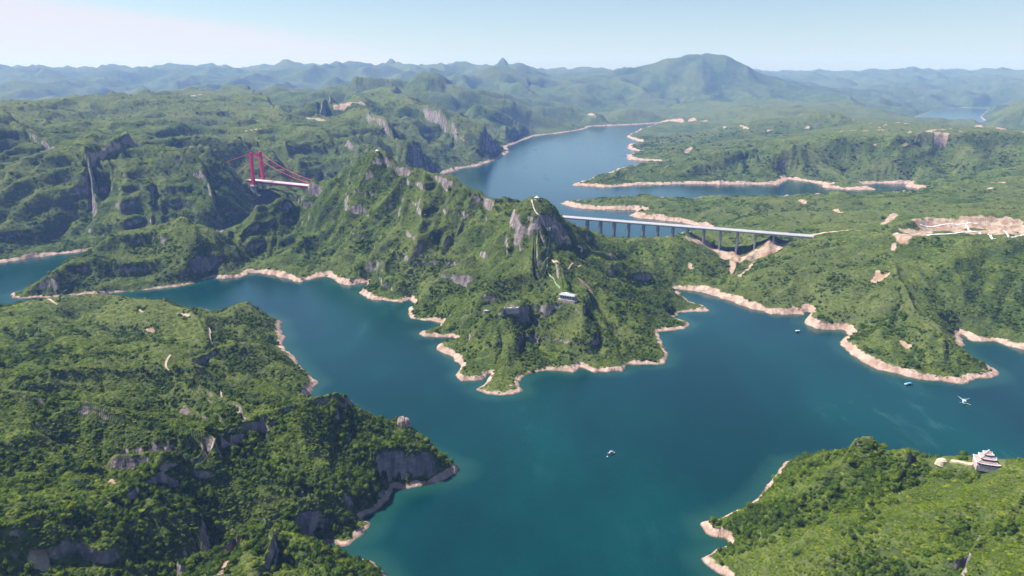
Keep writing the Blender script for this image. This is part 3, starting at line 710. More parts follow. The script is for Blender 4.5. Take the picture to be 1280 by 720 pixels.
def ribbon(name, pts, width, m, lift=.9):
    ds = [0]
    for a, b in zip(pts, pts[1:]): ds.append(ds[-1] + (b - a).length)
    n = max(4, int(ds[-1] / 3)); xs = np.interp(np.linspace(0, ds[-1], n), ds, [p.x for p in pts]); ys = np.interp(np.linspace(0, ds[-1], n), ds, [p.y for p in pts])
    for _ in range(3): xs[1:-1] = (xs[:-2] + 2 * xs[1:-1] + xs[2:]) / 4; ys[1:-1] = (ys[:-2] + 2 * ys[1:-1] + ys[2:]) / 4
    bm = bmesh.new(); prev = None
    for i in range(n):
        a = max(i - 1, 0); c = min(i + 1, n - 1); d = Vector((xs[c] - xs[a], ys[c] - ys[a], 0)); d.normalize(); s = Vector((-d.y, d.x, 0)); row = []
        wj = width * random.uniform(.75, 1.15)
        for k in (-1, 0, 1):
            q = Vector((xs[i], ys[i], 0)) + s * (k * wj / 2); row.append((q.x, q.y, max(gz(q.x, q.y), gz(xs[i], ys[i]) - .6) + lift))
        top = [bm.verts.new(q) for q in row]; lo = [bm.verts.new((q[0], q[1], q[2] - 1.8)) for q in row]
        if prev:
            pt, pl = prev
            for k in range(2): bm.faces.new((pt[k], pt[k + 1], top[k + 1], top[k]))
            bm.faces.new((pl[0], pt[0], top[0], lo[0])); bm.faces.new((pt[2], pl[2], lo[2], top[2]))
        prev = (top, lo)
    s = MB(); s.bm.free(); s.bm = bm; return s.build(name, m), [Vector((x, y, 0)) for x, y in zip(xs, ys)]
for s, wdt, lb in PATHS:
    wdt = wdt * 1.1 if wdt < 3.1 and 'slide' not in lb else wdt
    pts = [hit(u, v) for u, v in PIX(s)]
    nm = 'stairway' if 'stairway' in lb else 'slide_track' if 'slide' in lb else 'road' if 'road' in lb else 'footpath'
    o, c = ribbon(nm, pts, wdt, M['green'] if 'green' in lb else M['stone'] if 'stair' in lb else M['tan'])
    if nm in ('road', 'footpath'): tag(o, lb, 'path', kind='structure')
    else: tag(o, lb, nm.replace('_', ' '))
    PATHW.append((c, wdt))

# ------------------------------------------------------------------ foliage prototypes (kept out of the scene, only scattered)
def crown_mesh(name, m, seed, leaves=150, squash=.8, core=True, big=.42):
    rr = random.Random(seed); bm = bmesh.new()
    lobes = [(Vector((rr.uniform(-.45, .45), rr.uniform(-.45, .45), rr.uniform(.1, .75))), rr.uniform(.34, .6)) for _ in range(6)]
    if core:
        q = bmesh.ops.create_icosphere(bm, subdivisions=2, radius=1)['verts']
        for v in q:
            d = v.co.normalized(); best = .3
            for c, r_ in lobes: best = max(best, c.dot(d) * .8 + r_ * .75)
            v.co = d * best * rr.uniform(.72, .95); v.co.z = v.co.z * squash + .25
    for k in range(leaves):
        c, r_ = rr.choice(lobes); d = Vector((rr.gauss(0, 1), rr.gauss(0, 1), rr.gauss(.35, 1))).normalized()
        p = c + d * r_ * rr.uniform(.75, 1.1); p.z = p.z * squash + .15
        nrm = (d + Vector((rr.uniform(-.7, .7), rr.uniform(-.7, .7), rr.uniform(-.3, .7)))).normalized()
        a = nrm.orthogonal().normalized(); a.rotate(Matrix.Rotation(rr.uniform(0, 6.28), 3, nrm)); b = nrm.cross(a); s = big * rr.uniform(.35, .75)
        vs = [bm.verts.new(p + a * s * x + b * s * y * .8 + nrm * zz_ * s * .25) for x, y, zz_ in ((-.5, -.25, 0), (0, -.5, .5), (.5, -.1, 0), (.25, .5, -.3), (-.35, .4, 0))]
        bm.faces.new(vs)
    me = bpy.data.meshes.new(name); bm.to_mesh(me); bm.free(); me.materials.append(m); return me
PROTO = bpy.data.collections.new('foliage_clumps')
for k in range(4): PROTO.objects.link(bpy.data.objects.new('clump_a%d' % k, crown_mesh('bush_clump', LEAF_BUSH, 10 + k, 90, .62)))
for k in range(4): PROTO.objects.link(bpy.data.objects.new('clump_b%d' % k, crown_mesh('tree_clump', LEAF_TREE, 30 + k, 110, .95)))
gn = bpy.data.node_groups.new('scatter', 'GeometryNodeTree')
gn.interface.new_socket('Geometry', in_out='INPUT', socket_type='NodeSocketGeometry'); gn.interface.new_socket('Geometry', in_out='OUTPUT', socket_type='NodeSocketGeometry')
gi = gn.nodes.new('NodeGroupInput'); go = gn.nodes.new('NodeGroupOutput'); ip = gn.nodes.new('GeometryNodeInstanceOnPoints'); ci = gn.nodes.new('GeometryNodeCollectionInfo')
ci.inputs['Collection'].default_value = PROTO; ci.inputs['Separate Children'].default_value = True; ci.inputs['Reset Children'].default_value = True
def named(nm, ty):
    q = gn.nodes.new('GeometryNodeInputNamedAttribute'); q.data_type = ty; q.inputs[0].default_value = nm; return q.outputs[0]
gn.links.new(gi.outputs[0], ip.inputs['Points']); gn.links.new(ci.outputs[0], ip.inputs['Instance']); ip.inputs['Pick Instance'].default_value = True
gn.links.new(named('pick', 'INT'), ip.inputs['Instance Index']); gn.links.new(named('rot', 'FLOAT_VECTOR'), ip.inputs['Rotation']); gn.links.new(named('scl', 'FLOAT_VECTOR'), ip.inputs['Scale'])
gn.links.new(ip.outputs[0], go.inputs[0])

# scatter points: spacing grows slowly with distance
def spacing(r): return np.maximum(2.4, .0027 * r)
redge = np.exp(np.linspace(math.log(240), math.log(6200), 400)); PX, PY = [], []
for a, b in zip(redge[:-1], redge[1:]):
    n = int((b * b - a * a) / 2 * math.radians(86) / spacing((a + b) / 2) ** 2)
    th = RNG.uniform(-math.radians(43), math.radians(43), n); r = np.sqrt(RNG.uniform(a * a, b * b, n)); PX.append(np.sin(th) * r); PY.append(np.cos(th) * r)
PX = np.concatenate(PX); PY = np.concatenate(PY); PR = np.hypot(PX, PY)
pz = lookup(ZF, PX, PY); gzx, gzy = grads(ZF); sl = np.hypot(lookup(gzx, PX, PY), lookup(gzy, PX, PY)); psd = lookup(sdf, PX, PY); pb = lookup(bankattr, PX, PY)
psoil = lookup(SOIL, PX, PY); pval = lookup(VAL, PX, PY)
jit = RNG.uniform(-1, 1, len(PX))
keep = (psd > 3) & (pz > pb + .6 + jit * 1.6) & (sl < 2.1 + jit * .5) & (psoil < .3)
BLOCK = []                                     # places kept clear of foliage: (x, y, radius)
def clear(x, y, r): BLOCK.append((x, y, r))
for (u, v, r) in ((1235, 576, 17), (1178, 575, 11), (1205, 580, 6), (1190, 577, 6), (710, 373, 17), (685, 288, 8), (668, 249, 10), (475, 189, 12), (640, 386, 15), (610, 390, 12)):
    p = hit(u, v); clear(p.x, p.y, r)
for x, y, r in BLOCK: keep &= (PX - x) ** 2 + (PY - y) ** 2 > r * r
for c, wdt in PATHW:
    mx, my = np.mean([p.x for p in c]), np.mean([p.y for p in c]); idx = np.where(keep & (np.hypot(PX - mx, PY - my) < 250))[0]
    d = seg_dist(PX[idx], PY[idx], c); keep[idx[d < wdt * .5 + spacing(PR[idx]) * .55]] = False
plab = LAB[np.clip(np.rint((np.log(PR) - S0) / (S1 - S0) * (NS - 1)).astype(int), 0, NS - 1), np.clip(np.rint((np.arctan2(PX, PY) - TH0) / (TH1 - TH0) * (NT - 1)).astype(int), 0, NT - 1)]
treeness = fbm(PX / 70, PY / 70, 3, 71) * 1.3 - pval * .55 + .12 + RNG.normal(0, .22, len(PX))
treeness -= np.clip((pz - 60) / 250, 0, .3) + np.clip((PR - 1000) / 800, 0, .16)
is_tree = treeness > .12
keep &= (plab == LM.index('near_right')) | is_tree | (RNG.uniform(0, 1, len(PX)) > np.clip(.06 + pval * .5, .03, .45))
print('points', len(PX), keep.sum())
for k, lm in enumerate(LM):
    idx = np.where(keep & (plab == k))[0]
    if len(idx) < 50: continue
    s = spacing(PR[idx]); tr = is_tree[idx]
    size = np.where(tr, np.maximum(s * 1.1, 3.2) * np.clip(1.12 - PR[idx] / 3300, .64, .86), s * np.clip(1.12 - PR[idx] / 2700, .56, .95)) * np.exp(RNG.normal(0, .36, len(idx)))
    hz = size * np.where(tr, RNG.uniform(.75, 1.15, len(idx)), RNG.uniform(.45, .8, len(idx))) * np.clip(1400 / PR[idx], .55, 1)
    me = bpy.data.meshes.new('tree_cover'); me.vertices.add(len(idx))
    co = np.stack([PX[idx], PY[idx], pz[idx] - size * .25], 1).astype(f32); me.vertices.foreach_set('co', co.ravel())
    at = me.attributes.new('pick', 'INT', 'POINT'); at.data.foreach_set('value', (RNG.integers(0, 4, len(idx)) + np.where(tr, 4, 0)).astype(np.int32))
    at = me.attributes.new('rot', 'FLOAT_VECTOR', 'POINT'); at.data.foreach_set('vector', np.stack([RNG.normal(0, .15, len(idx)), RNG.normal(0, .15, len(idx)), RNG.uniform(0, 6.28, len(idx))], 1).astype(f32).ravel())
    at = me.attributes.new('scl', 'FLOAT_VECTOR', 'POINT'); at.data.foreach_set('vector', np.stack([size, size, hz], 1).astype(f32).ravel())
    o = bpy.data.objects.new('tree_cover', me); COL.objects.link(o); md = o.modifiers.new('scatter', 'NODES'); md.node_group = gn
    tag(o, 'dense scrub and trees covering the ' + DESC[lm].replace('filling', 'that fills')[:60].rsplit(' ', 1)[0], 'vegetation', kind='stuff')
# ------------------------------------------------------------------ red suspension bridge over the gorge
def on_line(u, A, B):
    """the point of the line A-B standing on the bearing of pixel column u"""
    d = ray(u, 290); dx, dy = B[0] - A[0], B[1] - A[1]
    t = (A[1] * d[0] - A[0] * d[1]) / (dx * d[1] - dy * d[0]); return Vector((A[0] + dx * t, A[1] + dy * t, 0))
M['pinkdeck'] = plain('pinkish_road_surface', (.60, .40, .46), .85, .2, .1, .05)
def suspension_bridge():
    dz = 110.0; p1 = Vector(at_z(316.5, 226.5, dz)); ax_ = Vector((250, -140, 0)).normalized(); pp = Vector((-ax_.y, ax_.x, 0)); wid = 50.0
    root = empty('suspension_bridge', p1 + pp * wid / 2); mid = Vector((0, 0, 0)); H = 108.0; O = root.location
    L0, L1 = -52.0, 380.0
    def loc(a, c, z_): return ax_ * a + pp * c + Vector((0, 0, z_))
    s = MB(); s.beam(loc(L0, 0, -.6), loc(L1, 0, -.6), 36, 1.0); s.build('road_deck', M['pinkdeck'], root)
    s = MB()
    for c in (-15.5, 15.5): s.beam(loc(L0, c, -4.4), loc(L1, c, -4.4), 2.2, 6.4)
    for k in range(int((L1 - L0) / 12)): s.beam(loc(L0 + 6 + 12 * k, -15, -4), loc(L0 + 6 + 12 * k, 15, -4), 1.2, 3.0)
    s.build('girder', M['red'], root)
    for c in (-17.6, 17.6):
        s = MB(); s.beam(loc(L0, c, .75), loc(L1, c, .75), .5, 1.7); s.build('parapet', M['white'], root)
    for c in (-25, 25):
        g = gz((O + loc(0, c, 0)).x, (O + loc(0, c, 0)).y); cc = c
        s = MB(); t = .90; n = 7
        pts = [loc(0, cc * (1 - .10 * k / (n - 1)), -16 + (H + 14) * k / (n - 1)) for k in range(n)]
        for a, b in zip(pts, pts[1:]): s.beam(a, b + (b - a) * .01, 10.0, 11.0, up=ax_)
        s.box(tuple(loc(0, cc * .9, H - .5)), (9.6, 11, 4), rz=math.atan2(ax_.y, ax_.x)); s.build('pylon_leg', M['red'], root)
        s = MB(); s.box(tuple(loc(0, cc, -17)), (20, 18, 5), rz=math.atan2(ax_.y, ax_.x)); s.build('leg_footing', M['white'], root)
        s = MB(); bot = min(g - O.z - 6, -24); s.box(tuple(loc(0, cc, (bot - 19) / 2)), (12, 12, -19 - bot), rz=math.atan2(ax_.y, ax_.x)); s.build('pier', M['pier'], root)
    for z_, hh in ((H - 9, 6.0), (-9, 5.0)):
        s = MB(); s.beam(loc(0, -22.6, z_), loc(0, 22.6, z_), 5, hh); s.build('crossbeam', M['red'], root)
    span, sag = 820.0, H - 6
    for c in (-22.5, 22.5):
        f = lambda a: 3.5 + sag * ((a - span / 2) / (span / 2)) ** 2
        s = MB(); s.tube([loc(a, c * (1 if a < 10 else .86), f(a)) for a in np.linspace(0, 380, 26)], 1.0, 6); s.build('main_cable', M['red'], root)
        e = O + loc(-150, c, 0); s = MB(); s.tube([loc(0, c, H - 1), loc(-150, c * 1.05, max(gz(e.x, e.y) - O.z, -40) + 1)], .7, 6); s.build('back_stay', M['red'], root)
        for a in range(24, 372, 24):
            s = MB(); s.tube([loc(a, c * .82, -1), loc(a, c * .86, f(a))], .16, 4, False); s.build('hanger', M['red'], root)
    tag(root, 'red suspension bridge with a tall pylon crossing the gorge', 'bridge')
suspension_bridge()

# ------------------------------------------------------------------ concrete viaduct
VA, VB = (96.0, 2150.0), (800.0, 1832.0)
def viaduct():
    A, B = Vector((*VA, 88)), Vector((*VB, 92)); root = empty('viaduct', (A + B) / 2); O = root.location
    d = (B - A); L = d.length; d.normalize(); pp = Vector((-d.y, d.x, 0)).normalized(); a, b = A - O, B - O
    s = MB(); s.beam(a + Vector((0, 0, -.4)), b + Vector((0, 0, -.4)), 29, .8); s.build('road_deck', M['asphalt'], root)
    s = MB()
    for c in (-10.5, -3.6, 3.6, 10.5): s.beam(a + pp * c + Vector((0, 0, -2.0)), b + pp * c + Vector((0, 0, -2.0)), 2.4, 3.4)
    s.build('girder', M['pier'], root)
    for c in (-14.7, 14.7):
        s = MB(); s.beam(a + pp * c + Vector((0, 0, .5)), b + pp * c + Vector((0, 0, .5)), .45, 2.1); s.build('parapet', M['deckc'], root)
    s = MB(); s.beam(a + Vector((0, 0, .45)), b + Vector((0, 0, .45)), .5, .9); s.build('median_barrier', M['white'], root)
    for i, u in enumerate((734, 750.5, 767.5, 785.5, 804, 822, 841, 859.5, 880, 901, 922.5, 945, 968)):
        q = on_line(u, A, B); zt = A.z + (B.z - A.z) * (q.xy - A.xy).length / L - 3.0
        s = MB(); cap_z = zt - O.z
        qq = q - Vector((O.x, O.y, 0)); s.beam(qq - pp * 12.5 + Vector((0, 0, cap_z - .9)), qq + pp * 12.5 + Vector((0, 0, cap_z - .9)), 2.8, 2.0)
        r_ = s.build('pier', M['pier'], root)
        for c in (-9.6, 9.6):
            g = max(gz(q.x + pp.x * c, q.y + pp.y * c), -8) - 4; t = MB()
            t.box((qq.x + pp.x * c, qq.y + pp.y * c, (g + zt - 1.8) / 2 - O.z), (4.6, 5.4, zt - 1.8 - g), rz=math.atan2(d.y, d.x)); t.build('column', M['pier'], r_)
    for e, k in ((a, 1), (b, -1)):
        s = MB(); s.beam(e - d * k * 2 + Vector((0, 0, -5)), e + d * k * 9 + Vector((0, 0, -5)), 28, 8); s.build('abutment', M['pier'], root)
    tag(root, 'long pale concrete viaduct on slab piers crossing the lake inlet', 'viaduct')
viaduct()

# ------------------------------------------------------------------ cable car station on the central slope
def station():
    p = hit(710, 374); root = empty('cable_car_station', p, math.radians(-26)); g = 1.0
    s = MB(); s.box((0, 0, -3.5), (35, 19, 9)); s.build('base_platform', M['stone'], root)
    s = MB(); s.box((-2, 0, 4.8), (27, 13, 7.6)); w_ = s.build('wall', M['wallg'], root)
    for k in range(5):
        t = MB(); t.box((-12 + k * 4.8, -6.56, 5.0), (2.8, .16, 3.4)); t.build('window', M['glass'], root)
    s = MB(); s.box((11.66, 0, 4.6), (.3, 11.0, 6.8)); s.build('glass_front', M['glass'], root)
    for y in (-7, -2.4, 2.4, 7):
        t = MB(); t.box((14.6, y, 4.9), (.7, .7, 8.0)); t.build('column', M['wallg'], root)
    s = MB(); s.hip((0, 0, 8.9), 31, 16, 2.4, over=.9, ridge_k=.8, thick=.8); s.build('roof', M['roofg'], root)
    s = MB(); s.box((-4, 2.5, 11.2), (9, 4, 1.6)); s.build('roof_vent', M['white'], root)
    tag(root, 'grey roofed station building with a dark glass front halfway up the central slope', 'building')
station()

def pavilion(name, p, w, h, roof, wall, label, cat='pavilion', rz=0.3, sides=6, scale_top=.08):
    root = empty(name, p, rz); poly = [(math.cos(2 * math.pi * k / sides) * w / 2, math.sin(2 * math.pi * k / sides) * w / 2) for k in range(sides)]
    s = MB(); s.prism([(x * 1.25, y * 1.25) for x, y in poly], -5, .6); s.build('platform', M['stone'], root)
    for x, y in poly:
        t = MB(); t.tube([(x * .86, y * .86, .6), (x * .86, y * .86, h)], .35, 6); t.build('column', wall, root)
    s = MB(); s.prism([(x * 1.22, y * 1.22) for x, y in poly], h, h + .5); s.prism([(x * 1.2, y * 1.2) for x, y in poly], h + .503, h + 1.9, .5); s.prism([(x * .59, y * .59) for x, y in poly], h + 1.905, h + 4.6, scale_top)
    s.build('roof', roof, root); tag(root, label, cat); return root
pavilion('summit_pavilion', hit(671, 250) + Vector((0, 2, .4)), 10, 4.2, M['white'], M['pale'], 'white roofed summit pavilion on top of the rocky knob')
pavilion('ridge_pavilion', hit(471, 191) + Vector((0, 3, .4)), 11, 4.6, M['pale'], M['stone'], 'pale pavilion on the highest peak of the central ridge', rz=.7, sides=4)

def flat_hut():
    p = hit(685, 288); root = empty('white_hut', p, -.25)
    s = MB(); s.box((0, 0, 1.2), (10, 6, 5.6)); s.build('wall', M['white'], root)
    s = MB(); s.box((0, 0, 4.35), (12.4, 8.0, .7)); s.build('roof', M['white'], root)
    for x in (-2.6, 2.0):
        t = MB(); t.box((x, -3.06, 1.6), (1.6, .14, 2.8)); t.build('door', M['glass'], root)
    tag(root, 'small white flat roofed hut at the foot of the knob', 'hut')
flat_hut()

def terrace(u, v, L, Wt, rz, label, with_hut):
    p = hit(u, v); root = empty('viewing_terrace', p, rz); rr = random.Random(int(u))
    poly = [(math.cos(t) * L / 2 * rr.uniform(.85, 1.05), math.sin(t) * Wt / 2 * rr.uniform(.85, 1.05)) for t in np.linspace(0, 2 * math.pi, 13)[:-1]]
    s = MB(); s.prism(poly, -9, 1.4, .96); s.build('stone_base', M['stone'], root)
    s = MB(); s.prism([(x * .93, y * .93) for x, y in poly], 1.402, 1.7); s.build('paving', M['pale'], root)
    for a, b in list(zip(poly, poly[1:] + poly[:1]))[6:12]:
        t = MB(); t.beam((a[0] * .94, a[1] * .94, 2.3), (b[0] * .94, b[1] * .94, 2.3), .4, 1.2); t.build('railing', M['pale'], root)
    if with_hut:
        t = MB(); t.box((1.5, 1, 3.2), (6.5, 4.2, 3.0)); t.build('kiosk_wall', M['white'], root)
        t = MB(); t.hip((1.5, 1, 4.7), 7.6, 5.4, 1.8, ridge_k=.4); t.build('kiosk_roof', M['roofp'], root)
    tag(root, label, 'terrace')
terrace(640, 386, 34, 13, .12, 'long stone viewing terrace with a kiosk on the cliff edge left of the station', True)
terrace(609, 389, 17, 9, .3, 'short stone terrace at the left tip of the cliff ledge', False)

# ------------------------------------------------------------------ villa on the near right hill
def villa():
    p = hit(1234, 582); root = empty('hilltop_pavilion', p + Vector((0, 2, .6)), math.radians(-20)); root.scale = (.70, .70, .62)
    s = MB(); s.box((0, 0, -3.4), (28, 23, 8.8)); s.build('stone_base', M['stone'], root)
    s = MB(); s.box((0, 0, 3.1), (20, 15, 4.2)); s.build('lower_wall', M['glass'], root)
    for k in range(7):
        for y in (-9.2, 9.2):
            t = MB(); t.tube([(-12 + 4 * k, y, 1), (-12 + 4 * k, y, 5.3)], .42, 7); t.build('column', M['white'], root)
    for k in range(3):
        for x in (-12, 12):
            t = MB(); t.tube([(x, -4.6 + 4.6 * k, 1), (x, -4.6 + 4.6 * k, 5.3)], .42, 7); t.build('column', M['white'], root)
    for y in (-11.2, 11.2):
        t = MB(); t.box((0, y, 1.6), (27.6, .35, 1.1)); t.build('balustrade', M['white'], root)
    for x in (-13.8, 13.8):
        t = MB(); t.box((x, 0, 1.6), (.35, 22.0, 1.1)); t.build('balustrade', M['white'], root)
    def tier(L, Wt, z0, h, k, up):
        # a skirt of tiled roof with upturned corners, white ridge ribs and white eave
        bm = bmesh.new(); n = 6; L2, W2 = L / 2, Wt / 2; cor = [(-L2, -W2), (L2, -W2), (L2, W2), (-L2, W2)]; rings = []
        for j in range(5):
            f = j / 4; sc_ = 1 - (1 - k) * f; zz_ = z0 + h * (f ** 1.5) ; row = []
            for c in range(4):
                a, b_ = cor[c], cor[(c + 1) % 4]
                for i in range(n):
                    t_ = i / n; e = abs(t_ - .5) * 2; row.append(bm.verts.new(((a[0] + (b_[0] - a[0]) * t_) * sc_, (a[1] + (b_[1] - a[1]) * t_) * sc_, zz_ + up * (e ** 4) * (1 - f) ** 2)))
            rings.append(row)
        for A, B in zip(rings, rings[1:]):
            for i in range(len(A)): bm.faces.new((A[i], A[(i + 1) % len(A)], B[(i + 1) % len(B)], B[i]))
        bm.faces.new(rings[-1])
        s = MB(); s.bm.free(); s.bm = bm; o = s.build('tiled_roof', M['roofv'], root)
        for c in range(4):
            t = MB(); pts = [(cor[c][0] * (1 - (1 - k) * f), cor[c][1] * (1 - (1 - k) * f), z0 + h * f ** 1.5 + up * (1 - f) ** 2 + .35) for f in (0, .25, .5, .75, 1)]; t.tube(pts, .42, 6); t.build('hip_ridge', M['white'], o)
        for c in range(4):
            t = MB(); a, b_ = cor[c], cor[(c + 1) % 4]; pts = [(a[0] + (b_[0] - a[0]) * q, a[1] + (b_[1] - a[1]) * q, z0 + up * (abs(q - .5) * 2) ** 4) for q in np.linspace(0, 1, 9)]; t.tube(pts, .55, 6); t.build('eave', M['white'], o)
    tier(29, 23, 5.4, 4.4, .62, 1.6)
    s = MB(); s.box((0, 0, 10.6), (15, 11.5, 3.0)); s.build('upper_wall', M['glass'], root)
    for x in (-7, -3.5, 0, 3.5, 7):
        for y in (-6.2, 6.2):
            t = MB(); t.tube([(x, y, 9.4), (x, y, 12.2)], .35, 6); t.build('column', M['white'], root)
    tier(19.5, 15.5, 12.2, 4.4, .5, 1.4)
    s = MB(); s.box((0, 0, 17.4), (8.0, 6.0, 2.4)); s.build('top_wall', M['stone'], root)
    tier(11.5, 9.5, 18.6, 5.4, .06, 1.2)
    s = MB(); s.tube([(0, 0, 23.6), (0, 0, 25.0), (0, 0, 26.4)], [.7, .9, .1], 8); s.build('finial', M['white'], root)
    tag(root, 'white trimmed three tier pavilion with brown roofs on the near right hilltop', 'pavilion')
M['roofv'] = plain('weathered_brown_roof_tile', (.36, .25, .235), .8, .2, .35, .6)
villa()
def sand_platform():
    p = hit(1178, 577); root = empty('lookout_platform', p)
    s = MB(); s.prism([(math.cos(t) * 6.5 * (1 + .15 * math.sin(3 * t)), math.sin(t) * 5) for t in np.linspace(0, 2 * math.pi, 15)[:-1]], -4, 1.6, .8); s.build('earth_mound', M['sandy'], root)
    s = MB(); s.prism([(math.cos(t) * 4.6, math.sin(t) * 3.4) for t in np.linspace(0, 2 * math.pi, 11)[:-1]], 1.602, 2.6, .75); s.build('sand_top', M['sandy'], root)
    tag(root, 'pale sandy lookout mound left of the white trimmed pavilion', 'lookout')
M['sandy'] = plain('pale_sand', (.50, .42, .31), .95, .1, .18, .5)
sand_platform()
o, c = ribbon('footpath', [hit(1188, 577), hit(1205, 580), hit(1216, 581)], 2.4, M['tan'], 1.2); tag(o, 'pale footpath joining the sandy mound and the tiered pavilion', 'path', kind='structure')

# ------------------------------------------------------------------ drains and walls of the graded slope by the motorway
for s_, wdt, lb in (('1150,281.5 1180,281 1222,280.5', 4, 'long pale drain along the top of the graded slope'), ('1207,281 1210,285 1213,289.5', 4, 'short slanting drain dividing the graded slope'),
                    ('1120,293 1160,294 1200,291 1226,291', 5, 'pale wall along the foot of the graded slope'), ('1224,291 1235,293 1243,299', 5, 'pale drain stepping down at the foot of the graded slope'),
                    ('1255,289 1259,293 1262,297', 4, 'short pale drain at the right end of the graded slope'), ('1256,297 1270,296 1280,294', 5, 'pale wall at the lower right end of the graded slope')):
    o, c = ribbon('drain' if 'drain' in lb else 'retaining_wall', [hit(u, v) for u, v in PIX(s_)], wdt, M['deckc'], 1.2); tag(o, lb, 'drain' if 'drain' in lb else 'wall')

# ------------------------------------------------------------------ boats
def hull_mb(L, Wt, h, n=9):
    bm = bmesh.new(); rows_ = []
    for i in range(n):
        t = i / (n - 1) * 2 - 1; w = Wt / 2 * (1 - abs(t) ** 2.6) ** .6 if abs(t) < 1 else .05; w = max(w, .08); sh = h * (.75 + .5 * t * t); x = t * L / 2
        rows_.append([bm.verts.new((x, -w, sh)), bm.verts.new((x * .93, -w * .7, -.35)), bm.verts.new((x * .93, w * .7, -.35)), bm.verts.new((x, w, sh)), bm.verts.new((x * .97, w * .82, sh * .62)), bm.verts.new((x * .97, -w * .82, sh * .62))])
    for A, B in zip(rows_, rows_[1:]):
        for k in range(6): bm.faces.new((A[k], A[(k + 1) % 6], B[(k + 1) % 6], B[k]))
    bm.faces.new(rows_[0]); bm.faces.new(rows_[-1][::-1])
    s = MB(); s.bm.free(); s.bm = bm; return s
def canopy(root, L, Wt, z, m, arch=.6):
    bm = bmesh.new(); n = 7; a = []
    for x in (-L / 2, L / 2):
        a.append([[bm.verts.new((x, Wt / 2 * math.sin(t), z + arch * math.cos(t) * 1.0 + dz)) for t in np.linspace(-1.4, 1.4, n)] for dz in (0, -.12)])
    for k in range(n - 1):
        bm.faces.new((a[0][0][k], a[0][0][k + 1], a[1][0][k + 1], a[1][0][k])); bm.faces.new((a[0][1][k], a[1][1][k], a[1][1][k + 1], a[0][1][k + 1]))
        for e in (0, 1): bm.faces.new((a[e][0][k], a[e][1][k], a[e][1][k + 1], a[e][0][k + 1]))
    for k in (0, n - 1): bm.faces.new((a[0][0][k], a[1][0][k], a[1][1][k], a[0][1][k]))
    s = MB(); s.bm.free(); s.bm = bm; s.build('canopy', m, root)
    for x in (-L / 2 * .92, L / 2 * .92):
        for y in (-Wt / 2 * .9, Wt / 2 * .9):
            t = MB(); t.tube([(x, y, .4), (x, y, z + .1)], .07, 5); t.build('post', M['steel'], root)
p = at_z(764, 567)
b1 = empty('fishing_boat', (p[0], p[1], 0), math.radians(6)); hull_mb(10.5, 4.2, 1.5).build('hull', M['white'], b1)
s = MB(); s.box((0, 0, .95), (7.6, 2.6, .5)); s.build('floor', M['roofp'], b1)
s = MB(); s.box((1.0, .3, 2.2), (3.4, 2.3, 2.4)); s.build('cabin', M['darkb'], b1); s = MB(); s.box((-.1, -.3, 3.55), (4.6, 2.9, .25)); s.build('cabin_roof', M['pier'], b1)
s = MB(); s.box((-2.4, -.2, 1.7), (1.5, 1.2, 1.2)); s.build('crate', M['pale'], b1)
for y in (-1.0, 1.0):
    s = MB(); s.tube([(-2.8, y, 1), (-.4, y * .4, 6.0), (1.8, y, 1.2)], .14, 5); s.build('net_pole', M['steel'], b1)
tag(b1, 'small white fishing boat with a dark cabin in the middle of the near lake', 'boat')
q = at_z(759.3, 571); bu = empty('buoy', (q[0], q[1], 0)); s = MB(); s.rock((0, 0, .3), 1.1, 3, (1, 1, .7), 2, .05); s.build('float', M['net'], bu, smooth=True); s = MB(); s.tube([(0, 0, .8), (.3, .4, 3.4)], .09, 5); s.build('staff', M['steel'], bu)
tag(bu, 'pale turquoise buoy just in front of the white fishing boat', 'buoy')
p = at_z(1205, 503)
b2 = empty('lift_net_boat', (p[0], p[1], 0), math.radians(62)); hull_mb(15, 5.2, 1.5).build('hull', M['bluew'], b2); canopy(b2, 7, 5.2, 3.3, M['bluew'])
s = MB(); s.box((-4.6, -.6, 1.9), (2.4, 3.0, 2.6)); s.build('cabin', M['darkb'], b2); s = MB(); s.box((-6.0, 0, 1.3), (2.0, 3, .8)); s.build('crate', M['stone'], b2)
for sx_, sy_ in ((1, 1), (1, -1), (-1, 1), (-1, -1)):
    s = MB(); s.tube([(sx_ * 5.5, sy_ * 1.6, 1.6), (sx_ * 13.5, sy_ * 8.0, 3.6)], [.28, .18], 6); s.build('boom', M['steel'], b2)
bm = bmesh.new(); N_ = 7
vs = [[bm.verts.new((6.6 + 6.2 * i / N_, (-1 + 2 * j / N_) * (2.4 + 4.6 * i / N_), 2.0 + 1.2 * i / N_ - 1.6 * math.sin(math.pi * j / N_) * (i / N_))) for j in range(N_ + 1)] for i in range(N_ + 1)]
for i in range(N_):
    for j in range(N_): bm.faces.new((vs[i][j], vs[i + 1][j], vs[i + 1][j + 1], vs[i][j + 1]))
bmesh.ops.wireframe(bm, faces=bm.faces[:], thickness=.16, use_replace=True, use_even_offset=False)
s = MB(); s.bm.free(); s.bm = bm; s.build('net', M['net'], b2)
tag(b2, 'lift net boat with four long booms spread in a cross', 'boat')
p = at_z(1135.5, 481)
b3 = empty('canopied_boat', (p[0], p[1], 0), math.radians(14)); hull_mb(16, 4.6, 1.3).build('hull', M['darkb'], b3); canopy(b3, 8.5, 4.6, 3.2, M['blue'], .9)
s = MB(); s.box((-5.0, 0, 2.0), (4.4, 3.4, 1.6)); s.build('cabin', M['bluew'], b3); tag(b3, 'boat with a bright blue canopy moored off the headland tip', 'boat')
p = at_z(997, 415)
b4 = empty('house_boat', (p[0], p[1], 0), math.radians(8)); hull_mb(13, 4.4, 1.2).build('hull', M['darkb'], b4); s = MB(); s.box((-.4, 0, 2.0), (7.2, 3.6, 2.2)); s.build('cabin', M['pier'], b4)
